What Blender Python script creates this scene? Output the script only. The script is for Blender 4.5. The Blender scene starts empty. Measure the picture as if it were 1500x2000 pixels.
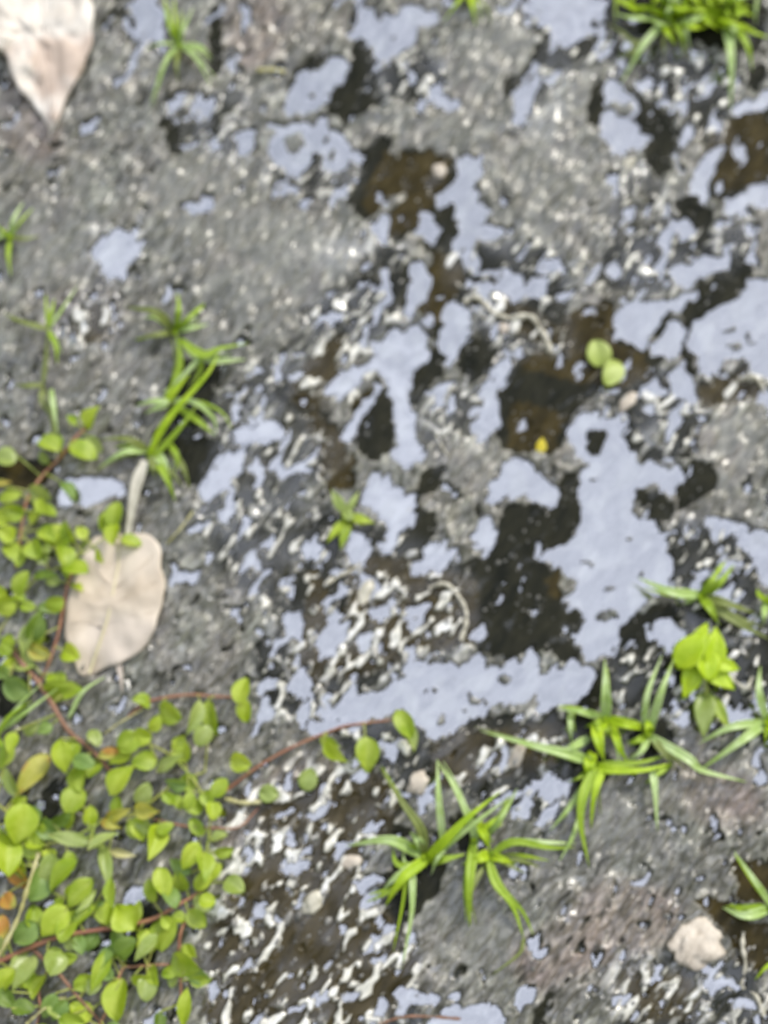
import bpy, bmesh, math, random
import numpy as np
from mathutils import Vector, Matrix

random.seed(7)
R = math.radians
scene = bpy.context.scene
C = scene.collection

# ------------------------------------------------------------------ camera
CAM_DIST, TILT, HALF_W = 0.62, R(14), 0.150       # metres, tilt from straight down, half width seen at the middle
cam_data = bpy.data.cameras.new('camera')
cam = bpy.data.objects.new('camera', cam_data)
C.objects.link(cam)
CAM = Vector((0, -math.sin(TILT) * CAM_DIST, math.cos(TILT) * CAM_DIST))
cam.location = CAM
cam.rotation_euler = (TILT, 0, 0)
cam_data.sensor_fit = 'HORIZONTAL'
cam_data.sensor_width = 36
cam_data.lens = 18 / (HALF_W / CAM_DIST)
cam_data.clip_start = 0.01
cam_data.clip_end = 200
cam_data.dof.use_dof = True
cam_data.dof.focus_distance = 0.500
cam_data.dof.aperture_fstop = 7.0
scene.camera = cam
FWD = Vector((0, math.sin(TILT), -math.cos(TILT)))
UP = Vector((0, math.cos(TILT), math.sin(TILT)))
RT = Vector((1, 0, 0))
K = HALF_W / CAM_DIST


def P(px, py, z=0.0):
    """pixel of the 1500x2000 photograph -> point of the place at height z"""
    d = FWD + RT * ((px - 750) / 750 * K) + UP * ((1000 - py) / 750 * K)
    t = (z - CAM.z) / d.z
    return CAM + d * t


def unP(x, y):
    """ground points (arrays, z = 0) -> photograph pixels"""
    vx, vy, vz = x - CAM.x, y - CAM.y, -CAM.z
    f = vy * FWD.y + vz * FWD.z
    u = vy * UP.y + vz * UP.z
    return 750 + vx / f / K * 750, 1000 - u / f / K * 750


PX = 0.0002        # metres per photograph pixel

# ------------------------------------------------------------------ world, sun, exposure
SUN_EL, SUN_AZ = R(37), R(40)
w = bpy.data.worlds.new("World")
scene.world = w
w.use_nodes = True
nt = w.node_tree
nt.nodes.clear()
N = nt.nodes.new
out = N('ShaderNodeOutputWorld'); bg = N('ShaderNodeBackground')
sky = N('ShaderNodeTexSky'); sky.sky_type = 'NISHITA'; sky.sun_disc = False
sky.sun_elevation = SUN_EL; sky.sun_rotation = SUN_AZ; sky.dust_density = 2.0
tc = N('ShaderNodeTexCoord'); cn = N('ShaderNodeTexNoise'); cn.inputs['Scale'].default_value = 5.5
cn.inputs['Detail'].default_value = 5
cr = N('ShaderNodeValToRGB'); cr.color_ramp.elements[0].position = .34; cr.color_ramp.elements[1].position = .62
cr.color_ramp.elements[0].color = (.55, .55, .55, 1); cr.color_ramp.elements[1].color = (.93, .93, .93, 1)
mx = N('ShaderNodeMix'); mx.data_type = 'RGBA'
nt.links.new(tc.outputs['Generated'], cn.inputs['Vector'])
nt.links.new(cn.outputs['Fac'], cr.inputs['Fac'])
nt.links.new(cr.outputs['Color'], mx.inputs['Factor'])
nt.links.new(sky.outputs['Color'], mx.inputs['A'])
mx.inputs['B'].default_value = (12.4, 13.2, 15.7, 1)        # bright thin cloud
# the sky is open overhead; lower down it is closed in by dark foliage with gaps
dt = N('ShaderNodeVectorMath'); dt.operation = 'DOT_PRODUCT'; dt.inputs[1].default_value = (0.0, .22, .975)
nm = N('ShaderNodeVectorMath'); nm.operation = 'NORMALIZE'
fn = N('ShaderNodeTexNoise'); fn.inputs['Scale'].default_value = 7; fn.inputs['Detail'].default_value = 6
ad = N('ShaderNodeMath'); ad.operation = 'MULTIPLY_ADD'; ad.inputs[1].default_value = .26
fr_ = N('ShaderNodeValToRGB'); fr_.color_ramp.elements[0].position = .89; fr_.color_ramp.elements[1].position = .955
fr_.color_ramp.elements[0].color = (.0, .0, .0, 1)
mt_ = N('ShaderNodeMix'); mt_.data_type = 'RGBA'; mt_.inputs['A'].default_value = (2.6, 2.75, 2.3, 1)
nt.links.new(tc.outputs['Generated'], nm.inputs[0]); nt.links.new(nm.outputs[0], dt.inputs[0])
nt.links.new(nm.outputs[0], fn.inputs['Vector'])
nt.links.new(fn.outputs['Fac'], ad.inputs[0]); nt.links.new(dt.outputs['Value'], ad.inputs[2])
nt.links.new(ad.outputs[0], fr_.inputs['Fac']); nt.links.new(fr_.outputs['Color'], mt_.inputs['Factor'])
nt.links.new(mx.outputs['Result'], mt_.inputs['B'])
nt.links.new(mt_.outputs['Result'], bg.inputs['Color'])
bg.inputs['Strength'].default_value = 0.12
nt.links.new(bg.outputs['Background'], out.inputs['Surface'])

sd = bpy.data.lights.new('sun', 'SUN'); sd.energy = 2.6; sd.angle = R(15); sd.color = (1, .95, .86)
sun = bpy.data.objects.new('sun', sd); C.objects.link(sun)
sdir = Vector((math.sin(SUN_AZ) * math.cos(SUN_EL), math.cos(SUN_AZ) * math.cos(SUN_EL), math.sin(SUN_EL)))
sun.rotation_euler = sdir.to_track_quat('Z', 'Y').to_euler()
sun.location = sdir * 2

vs = scene.view_settings
vs.view_transform = 'Standard'; vs.look = 'None'; vs.exposure = 0.55; vs.gamma = 1
scene.cycles.max_bounces = 6
scene.cycles.transparent_max_bounces = 12
scene.cycles.sample_clamp_indirect = 4
scene.cycles.sample_clamp_direct = 8


# ------------------------------------------------------------------ numpy noise
def perlin(x, y, seed=0):
    xi = np.floor(x).astype(np.int64); yi = np.floor(y).astype(np.int64)
    xf = x - xi; yf = y - yi

    def g(ix, iy, fx, fy):
        h = (ix * 374761393 + iy * 668265263 + seed * 974711) & 0xffffffff
        h = ((h ^ (h >> 13)) * 1274126177) & 0xffffffff
        h = (h ^ (h >> 16)) & 0xffff
        a = h * (2 * math.pi / 65536)
        return np.cos(a) * fx + np.sin(a) * fy
    u = xf * xf * xf * (xf * (xf * 6 - 15) + 10); v = yf * yf * yf * (yf * (yf * 6 - 15) + 10)
    a = g(xi, yi, xf, yf); b = g(xi + 1, yi, xf - 1, yf)
    c = g(xi, yi + 1, xf, yf - 1); d = g(xi + 1, yi + 1, xf - 1, yf - 1)
    return ((a + (b - a) * u) * (1 - v) + (c + (d - c) * u) * v) * 1.5


SA = R(55)      # the grain of the mud runs this way


def sn(px, py, size, seed, stretch=2.4):
    """noise whose features are about `size` photo pixels, drawn out along the grain"""
    u = px * math.cos(SA) - py * math.sin(SA); v = px * math.sin(SA) + py * math.cos(SA)
    return perlin(u / (size * stretch) + seed * 17.3, v / size + seed * 5.1, seed)


def sstep(a, b, x):
    t = np.clip((x - a) / (b - a), 0, 1)
    return t * t * (3 - 2 * t)


# ------------------------------------------------------------------ maps of the ground, in photo pixels (3 px cells)
CELL, MX0, MY0, MW, MH = 2, -80, -80, 830, 1080


def raster(polys, blur=2):
    m = np.zeros((MH, MW), np.float32)
    for p in polys:
        v = 1.0
        if isinstance(p, tuple) and isinstance(p[0], list):
            p, v = p
        xs = np.array([q[0] for q in p], float); ys = np.array([q[1] for q in p], float)
        x0 = max(int((xs.min() - MX0) / CELL) - 1, 0); x1 = min(int((xs.max() - MX0) / CELL) + 2, MW)
        y0 = max(int((ys.min() - MY0) / CELL) - 1, 0); y1 = min(int((ys.max() - MY0) / CELL) + 2, MH)
        if x1 <= x0 or y1 <= y0:
            continue
        gx, gy = np.meshgrid(MX0 + (np.arange(x0, x1) + .5) * CELL, MY0 + (np.arange(y0, y1) + .5) * CELL)
        ins = np.zeros(gx.shape, bool); n = len(p); j = n - 1
        for i in range(n):
            if ys[i] != ys[j]:
                c = ((ys[i] > gy) != (ys[j] > gy)) & (gx < (xs[j] - xs[i]) * (gy - ys[i]) / (ys[j] - ys[i]) + xs[i])
                ins ^= c
            j = i
        sub = m[y0:y1, x0:x1]
        if v < 0:
            sub[ins] = 0
        else:
            sub[ins] = np.maximum(sub[ins], v)
    for _ in range(2):
        for ax in (0, 1):
            a = np.zeros_like(m)
            for k in range(-blur, blur + 1):
                a += np.roll(m, k, ax)
            m = a / (2 * blur + 1)
    return m


def look(m, px, py):
    x = np.clip((px - MX0) / CELL - .5, 0, MW - 1.001); y = np.clip((py - MY0) / CELL - .5, 0, MH - 1.001)
    xi = x.astype(int); yi = y.astype(int); fx = x - xi; fy = y - yi
    return (m[yi, xi] * (1 - fx) + m[yi, xi + 1] * fx) * (1 - fy) + (m[yi + 1, xi] * (1 - fx) + m[yi + 1, xi + 1] * fx) * fy


def pl(s):
    v = [float(t) for t in s.replace(',', ' ').split()]
    return list(zip(v[0::2], v[1::2]))


def ell(x, y, a, b, rot=0, n=14):
    return [(x + a * math.cos(t) * math.cos(rot) - b * math.sin(t) * math.sin(rot),
             y + a * math.cos(t) * math.sin(rot) + b * math.sin(t) * math.cos(rot)) for t in [2 * math.pi * k / n for k in range(n)]]


WATER = [pl(s) for s in """
250,10 300,-20 318,30 320,75 290,85 262,70 265,40
175,495 200,465 228,443 260,458 270,490 262,515 240,545 205,540 190,515
355,400 400,385 425,395 415,415 380,425
687,50 713,10 740,17 753,33 800,10 833,20 863,33 853,57 820,50 813,70 817,87 793,100 763,123 747,113 730,123 730,97 713,70 700,77 690,80 673,73
580,143 633,133 647,117 680,117 683,133 660,167 643,187 633,207 600,222 567,230 553,215 560,190 573,165
537,267 560,247 610,247 633,230 637,253 630,287 610,313 593,340 577,353 550,333 520,310
627,293 650,270 665,255 675,280 683,300 682,325 660,335 640,340 625,320
840,175 852,165 860,185 880,190 900,195 895,215 870,225 855,205
897,310 943,300 947,333 933,357 917,360 943,397 963,400 960,417 933,440 980,447 983,460 933,473 900,493 883,487 890,460 890,413 883,397 853,407 853,390 890,357
807,453 820,423 847,413 850,433 837,457 820,460
727,447 747,420 763,417 760,450 757,477 740,483
1020,15 1060,-20 1130,-40 1187,7 1180,33 1135,50 1187,60 1127,77 1110,97 1087,83 1070,63 1050,43
1180,160 1203,153 1233,187 1247,213 1230,230 1253,257 1267,267 1263,280 1233,297 1210,303 1190,290 1173,267 1173,227 1182,193
1000,200 1020,167 1043,147 1057,157 1040,187 1037,213 1027,230 1000,220
1427,213 1443,203 1477,197 1500,170 1540,165 1530,200 1475,215 1440,225
1343,377 1367,320 1397,287 1413,283 1410,300 1393,327 1383,363 1387,400 1377,407 1367,387
1413,397 1460,367 1500,353 1560,340 1560,430 1467,403 1447,410 1423,433
1325,430 1350,430 1350,465 1325,470
797,507 820,513 837,530 843,563 827,587 813,610 800,630 787,617 793,567 803,530
763,640 787,647 800,637 820,633 833,660 837,690 823,713 803,740 800,767 803,800 810,820 813,860 833,893 800,917 760,897 757,883 777,867 773,817 763,783 760,753 733,727 707,733 680,773 660,783 633,763 653,733 677,720 700,713 727,707 733,677
667,855 680,830 700,800 735,750 748,758 730,780 705,820 690,850 672,868
867,603 887,588 913,600 923,627 910,657 900,687 887,707 867,720 873,687 853,683 850,663 863,650 862,627
703,980 717,947 733,923 753,930 780,953 813,977 807,1030 783,1037 767,1067 757,1063 757,1027 735,1005
910,540 930,530 1000,530 1040,540 1077,537 1067,573 1043,583 1020,577 1000,583 960,567 912,563
940,747 960,717 1000,697 993,733 973,770 970,800 980,830 965,850 935,870 920,830 940,790
450,840 475,832 500,830 527,823 557,837 560,853 533,863 500,870 465,865
385,950 400,935 420,905 447,880 480,870 485,895 470,925 440,955 410,975 390,970
107,975 143,937 173,927 200,937 240,935 245,960 200,983 150,990 115,990
1305,525 1367,507 1430,490 1417,520 1393,537 1360,550 1340,563 1310,545
1197,650 1203,620 1213,605 1213,590 1290,590 1367,567 1363,580 1327,607 1290,617 1273,643 1270,660 1273,680 1253,683 1227,667 1197,677
1310,623 1337,633 1340,660 1330,687 1307,703 1287,697 1273,687 1290,660
1353,633 1383,610 1420,593 1457,563 1470,543 1500,547 1560,540 1560,750 1500,743 1467,723 1453,703 1417,697 1410,730 1387,730 1367,730 1360,697 1347,687
1473,793 1483,760 1560,767 1560,800
1300,753 1327,707 1343,733 1360,757 1357,793 1340,787 1320,773
1107,840 1127,810 1147,797 1160,803 1173,820 1187,813 1207,817 1220,833 1217,860 1233,887 1243,907 1280,903 1300,920 1320,903 1333,930 1323,957 1300,970 1290,950 1267,947 1243,950 1233,977 1235,1000 1257,1010 1287,1030 1300,1053 1307,1077 1313,1110 1310,1143 1290,1153 1267,1170 1247,1193 1230,1217 1213,1230 1207,1260 1193,1280 1167,1283 1150,1290 1133,1267 1123,1247 1147,1213 1140,1193 1120,1190 1100,1187 1113,1160 1143,1140 1113,1123 1087,1113 1083,1093 1057,1103 1060,1087 1083,1070 1110,1060 1130,1043 1133,1000 1130,953 1133,920 1147,903 1130,893 1117,867
960,940 973,920 1000,895 1020,893 1037,907 1060,930 1080,947 1090,973 1087,990 1067,993 1043,977 1010,972 980,975 945,985
917,1043 930,1020 943,1007 957,1013 973,1040 963,1067 950,1087 933,1090 943,1067 920,1053
800,1123 813,1097 837,1067 867,1060 877,1077 897,1073 897,1087 880,1103 867,1117 833,1115
677,1073 690,1030 713,1053 730,1080 717,1103 687,1107
590,1060 613,1053 627,1073 623,1093 593,1090
613,1257 633,1230 647,1210 683,1213 680,1240 663,1263 643,1287 627,1277
713,1200 733,1187 760,1177 760,1207 743,1213
553,1340 573,1317 597,1303 613,1347 597,1367 567,1360
553,1200 580,1193 593,1233 590,1263 570,1243
657,1380 680,1357 733,1353 763,1343 783,1313 810,1290 833,1297 853,1293 883,1300 917,1290 940,1277 950,1300 980,1307 990,1283 1000,1287 1023,1297 1043,1263 1050,1290 1060,1317 1070,1323 1090,1283 1090,1320 1113,1290 1130,1300 1150,1300 1163,1320 1143,1353 1123,1373 1090,1377 1073,1390 1047,1403 1043,1387 1063,1360 1020,1373 1000,1373 963,1377 953,1400 933,1400 910,1407 880,1427 850,1450 833,1427 800,1400 780,1387 733,1403 687,1410 660,1400
595,1415 640,1405 690,1412 700,1425 650,1435 600,1428
1273,1240 1287,1210 1310,1213 1333,1227 1337,1253 1320,1263 1303,1277 1290,1260
1440,1060 1457,1050 1480,1040 1560,1040 1560,1150 1480,1143 1487,1117 1473,1093
1425,1030 1440,1015 1465,1035 1455,1050 1430,1047
243,1753 263,1733 290,1730 293,1747 280,1763 260,1770
307,2010 323,1967 330,1983 320,2010
687,1727 727,1707 747,1713 733,1733 700,1743
700,1620 753,1597 750,1610 717,1633
833,1997 880,1967 933,1957 983,1973 987,2040 830,2040
753,1937 800,1930 850,1945 870,1955 830,1965 780,1955
1000,1943 1020,1923 1053,1933 1027,1963 1000,1973
1050,1523 1070,1510 1097,1520 1097,1553 1080,1573 1053,1560
560,1690 600,1680 605,1700 570,1712""".strip().split('\n')]
ISLES = [ell(987, 1325, 16, 9), ell(850, 1350, 6, 9), ell(860, 1405, 8, 13), ell(907, 1388, 9, 6), ell(930, 1366, 26, 6, .3),
         ell(833, 1358, 5, 10), ell(792, 1320, 6, 9), ell(1115, 1340, 6, 5), ell(950, 547, 34, 10), ell(600, 235, 22, 9, -.2),
         ell(652, 308, 10, 14), ell(1205, 212, 26, 14), ell(1163, 860, 18, 32, .3), ell(1160, 938, 10, 6), ell(575, 280, 22, 20, -.3),
         ell(960, 745, 9, 6), ell(875, 823, 22, 12), ell(918, 805, 16, 9, -.3), ell(1420, 650, 18, 7, -.6), ell(1437, 680, 14, 8),
         ell(1462, 660, 8, 12), ell(1186, 1200, 22, 10, -.2), ell(1248, 1120, 8, 10), ell(1145, 1105, 16, 6, .6), ell(1190, 1150, 20, 5),
         ell(1225, 1055, 8, 7), ell(1250, 975, 14, 26), ell(1025, 545, 9, 14), ell(605, 190, 14, 5), ell(575, 235, 9, 6),
         ell(765, 75, 6, 12), ell(738, 25, 9, 14), ell(655, 790, 7, 16), ell(727, 700, 16, 5)]

DARK = [pl(s) for s in """
225,-20 245,-20 250,30 235,48 225,40
410,20 428,15 433,90 425,150 413,140 412,80
312,235 335,225 350,260 358,295 345,300 325,280
415,205 440,200 440,262 418,268
683,43 700,10 717,3 713,27 693,53
585,135 600,118 640,105 635,125 605,133 575,185 560,190 558,160
637,210 650,180 683,143 698,78 715,72 728,135 722,175 715,220 690,243 640,232
593,347 613,300 623,310 620,340 610,367
717,293 760,267 763,320 793,293 833,300 853,313 897,310 887,360 853,390 847,413 820,420 800,460 777,473 763,463 767,417 800,380 753,383 730,417 717,433 687,413 683,393 703,337
850,410 883,403 890,460 883,500 880,533 907,543 903,580 867,597 860,623 863,650 837,667 820,630 833,587 843,560 840,537 850,500 833,495 833,467
760,540 783,523 803,527 793,560 790,600 783,607 770,570
593,710 640,690 657,623 680,640 667,677 650,703 660,720 645,735 620,750 597,730
530,753 560,737 583,760 617,793 640,813 663,847 673,873 690,900 687,950 660,957 633,960 633,900 627,857 597,813 553,790
680,790 733,753 760,760 770,793 770,850 757,883 733,900 707,887 697,850 713,810
803,740 837,693 853,680 870,687 860,727 833,763 817,793 807,783
900,690 930,647 967,640 983,660 967,700 943,733 917,747 893,717
943,810 960,807 963,833 953,853 940,833
833,920 867,913 860,950 817,985 813,1000 853,1000 847,1050 827,1073 787,1110 773,1117 767,1070 783,1037 807,1030 805,980
975,860 975,790 985,740 1010,700 1060,690 1147,690 1200,673 1233,673 1267,693 1293,703 1267,733 1253,763 1213,763 1173,753 1160,777 1110,810 1105,860 1075,890 1040,880 1000,885
985,990 1040,985 1090,1000 1092,930 1130,920 1133,1040 1083,1070 1055,1105 1090,1120 1100,1187 1145,1200 1120,1245 1090,1280 1050,1262 1000,1285 940,1275 900,1250 905,1180 890,1140 850,1125 880,1105 935,1092 970,1060 978,1030
1100,667 1120,617 1143,593 1163,633 1180,590 1200,593 1197,677 1160,675 1147,700 1097,697
1000,600 1060,590 1110,600 1100,650 1070,640 1040,620
1367,537 1427,503 1467,520 1457,563 1420,593 1383,610 1353,633 1347,687 1360,727 1347,753 1333,733 1330,700 1340,660 1337,627 1327,610 1363,580 1360,553
1273,647 1290,613 1310,613 1300,643 1283,660
1367,750 1417,733 1457,707 1450,740 1413,767 1403,793 1373,803 1360,793
1217,863 1253,900 1317,890 1345,897 1350,853 1363,820 1345,810 1343,850 1310,880 1260,880 1230,850
1320,960 1333,920 1357,900 1393,917 1400,960 1350,983 1330,1000
1283,955 1300,975 1320,1000 1305,1030 1280,1025 1263,1000
1150,833 1180,823 1183,860 1173,890 1160,903 1147,867
1233,975 1253,947 1267,960 1263,993
1053,60 1068,63 1067,110 1050,140 1020,167 1007,197 985,197 990,160 1037,130
1150,187 1180,160 1177,193 1170,230 1170,253 1153,250
1230,163 1253,187 1273,213 1310,227 1320,267 1313,310 1290,347 1267,333 1253,300 1270,273 1247,247 1233,227 1247,213
1423,227 1467,217 1560,200 1560,345 1460,363 1413,393 1387,387 1387,360 1397,320 1413,290
1320,393 1343,383 1367,400 1393,433 1390,477 1360,480 1350,443 1323,417
1205,10 1300,-30 1480,-30 1495,60 1480,110 1440,100 1380,90 1300,75 1230,75 1205,40
1460,130 1493,135 1480,180 1465,175
1217,1230 1253,1200 1300,1173 1333,1193 1333,1217 1287,1207 1270,1240 1290,1263 1260,1320 1187,1290 1213,1260
1167,1293 1200,1293 1260,1290 1300,1290 1300,1370 1250,1390 1200,1377 1165,1385 1127,1377 1157,1333
1107,1197 1147,1190 1147,1213 1123,1247 1127,1293 1093,1290 1083,1250
1310,1065 1340,1060 1400,1090 1367,1117 1333,1150 1313,1143
1433,1253 1560,1230 1560,1350 1467,1333 1433,1317
580,1117 627,1113 633,1150 640,1200 627,1227 600,1233 630,1300 623,1350 600,1350 610,1310 597,1267 590,1200 573,1180
625,1007 660,1015 675,1065 665,1105 633,1117 623,1083 633,1067
700,1095 735,1085 790,1110 830,1120 850,1150 810,1165 790,1130 760,1125
813,1410 840,1450 860,1450 913,1410 960,1400 1000,1400 1045,1410 1080,1395 1110,1395 1080,1440 1000,1435 940,1430 930,1480 900,1500 840,1500 820,1460
673,1687 700,1700 667,1767 660,1817 660,1867 630,1887 577,1867 550,1900 520,1917 520,1990 500,1990 500,1900 543,1843 573,1793 543,1763 577,1777 627,1783 640,1733
673,1567 713,1557 753,1583 800,1627 787,1640 730,1633 700,1597 667,1633
947,1540 970,1520 977,1550 953,1563
747,1707 790,1700 780,1730 787,1767 787,1833 767,1807 747,1753
777,1667 833,1677 820,1697 790,1687
1433,1687 1560,1673 1560,1767 1443,1760
1353,1753 1417,1760 1467,1800 1560,1820 1560,1870 1460,1893 1423,1827 1383,1783
1027,2040 1047,1967 1073,1937 1080,1947 1050,2040
230,520 253,507 290,507 267,527 247,537
-20,900 60,895 112,912 90,950 40,960 -20,955
87,1543 130,1510 130,1537 113,1587 87,1570
860,540 905,545 900,580 862,590
720,130 735,140 745,200 725,210
500,1270 520,1240 530,1290 515,1330
0,1330 60,1330 50,1400 0,1400
20,1560 110,1570 100,1620 30,1600
200,1800 260,1760 330,1790 290,1900 210,1880
340,700 430,720 420,800 360,830 320,790
355,850 430,860 420,960 350,940
775,1690 830,1660 870,1690 850,1740 800,1800 770,1760
880,1600 930,1590 950,1650 900,1670
1120,1490 1160,1450 1200,1500 1150,1540 1110,1580
1220,1440 1290,1400 1320,1450 1270,1480
1360,1160 1420,1190 1440,1230 1390,1230 1350,1190
300,860 340,790 400,800 380,850 330,900
1090,1400 1160,1380 1160,1440 1110,1470""".strip().split('\n')]  # dark puddle bottom, plus tree reflections and tuft shade painted into its colour

SILT = [pl(s) for s in """
740,220 770,200 830,235 880,250 930,215 1000,160 1045,110 1040,70 1000,40 940,60 880,110 880,160 915,200 900,240 930,290 800,290 760,260
1010,260 1070,200 1110,160 1150,150 1150,260 1155,340 1130,400 1080,420 1050,480 1010,430 1000,350
300,330 430,310 480,400 620,420 740,480 700,520 600,600 480,640 380,560 430,500 300,420
1360,850 1400,800 1450,770 1480,830 1460,920 1400,960 1365,900
860,880 900,860 960,870 930,920 880,945
790,1740 900,1700 1000,1780 1000,1880 900,1900 830,1850
1100,1560 1200,1540 1260,1600 1240,1660 1120,1650
240,640 370,620 430,640 470,690 410,700 300,680
20,410 140,400 180,470 160,560 30,560
1240,860 1290,830 1310,860 1290,880 1250,880
900,30 1040,60 1000,120 920,100""".strip().split('\n')]

JUMBLE = [(pl(s.split('|')[1]), float(s.split('|')[0])) if '|' in s else pl(s) for s in """
0.8| 110,650 150,580 210,570 240,610 220,690 150,690
0.6| 320,190 470,160 500,260 480,330 400,310 330,280
0.55| 500,330 700,260 720,340 690,400 600,420 520,380
0.75| 560,480 720,430 800,490 790,630 700,700 640,690 560,600
0.62| 420,720 560,690 720,700 640,780 700,880 600,960 620,1100 560,1250 500,1200 400,1100 380,1000 420,860
620,1000 800,1050 930,1130 930,1260 760,1330 660,1400 500,1400 500,1280 600,1200
860,480 1100,480 1120,700 960,680 880,570
0.6| 820,750 960,740 940,900 860,940 810,850
0.7| 1150,480 1450,420 1500,500 1250,600 1130,560
0.5| 1180,320 1300,350 1330,500 1180,460
1150,740 1320,720 1370,800 1350,900 1220,880
380,1560 780,1480 820,1540 700,1700 820,1850 820,2060 380,2060 420,1780 500,1600
700,0 860,130 880,220 740,190
1000,-40 1190,-40 1250,120 1100,130 1000,60
0.6| 980,130 1080,110 1130,170 1080,300 1010,260
1250,100 1440,120 1400,330 1330,240 1240,170
0.75| 1200,1850 1350,1890 1480,1850 1500,2060 1200,2060
1290,1020 1480,1020 1480,1250 1340,1230
1180,1280 1480,1260 1560,1480 1300,1400 1200,1370
820,1420 1130,1390 1110,1620 960,1580 840,1520
1370,720 1560,720 1560,800 1360,800
0.7| 200,0 330,0 330,120 250,110
640,1400 860,1430 860,1560 700,1560
0.5| 170,420 290,440 290,570 170,560""".strip().split('\n')]

WARM = [pl(s) for s in """
1180,1700 1330,1740 1330,1830 1280,1870 1100,1900 1050,1960 980,1860 1100,1780
100,560 240,560 260,660 180,680 100,650
0,130 60,130 130,260 120,330 0,300
430,0 560,0 560,120 440,160
560,1480 700,1480 620,1600 480,1640 440,1700 400,1620
1300,1470 1500,1530 1480,1640 1340,1600""".strip().split('\n')]
OLIVE = [pl(s) for s in """
760,290 890,310 850,400 770,470 700,400
600,780 690,880 690,960 630,960 600,830
850,470 910,540 860,640 820,620
1130,600 1200,590 1200,680 1260,690 1280,740 1200,760 1000,720
1000,780 1110,810 1080,890 990,880
600,1110 640,1130 630,1350 590,1340
1380,240 1500,220 1500,350 1400,380
1060,1130 1100,1110 1130,1160 1080,1180
1420,1680 1500,1680 1500,1900 1440,1880 1340,1770
540,1800 660,1760 650,1880 540,1900
0,900 110,910 80,960 0,960""".strip().split('\n')]

mW = raster(WATER + [(p, -1) for p in ISLES], 2)
mD = raster(DARK, 2); mS = raster(SILT, 9); mG = raster(JUMBLE, 10); mO = raster(OLIVE, 6); mR = raster(WARM, 14)
GLINT_CHIPS = [pl(s) for s in '''120,640 150,590 200,580 230,610 215,680 160,680
400,1580 560,1490 700,1480 800,1540 760,1640 700,1720 830,1840 830,1960 600,2060 390,2060 380,1780
660,1080 780,1080 940,1130 940,1270 800,1290 700,1330 560,1340 560,1270 680,1180
880,590 1000,570 1100,640 1090,700 980,650
830,1410 960,1420 1130,1400 1100,1500 840,1550
1190,1880 1340,1880 1400,2000 1200,2000
1330,760 1500,700 1500,800 1380,820
650,640 770,700 700,820 560,800 560,740'''.split('\n')]  # white glints painted pale, shaped as chips along the grain
mC = raster(GLINT_CHIPS, 9)



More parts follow.
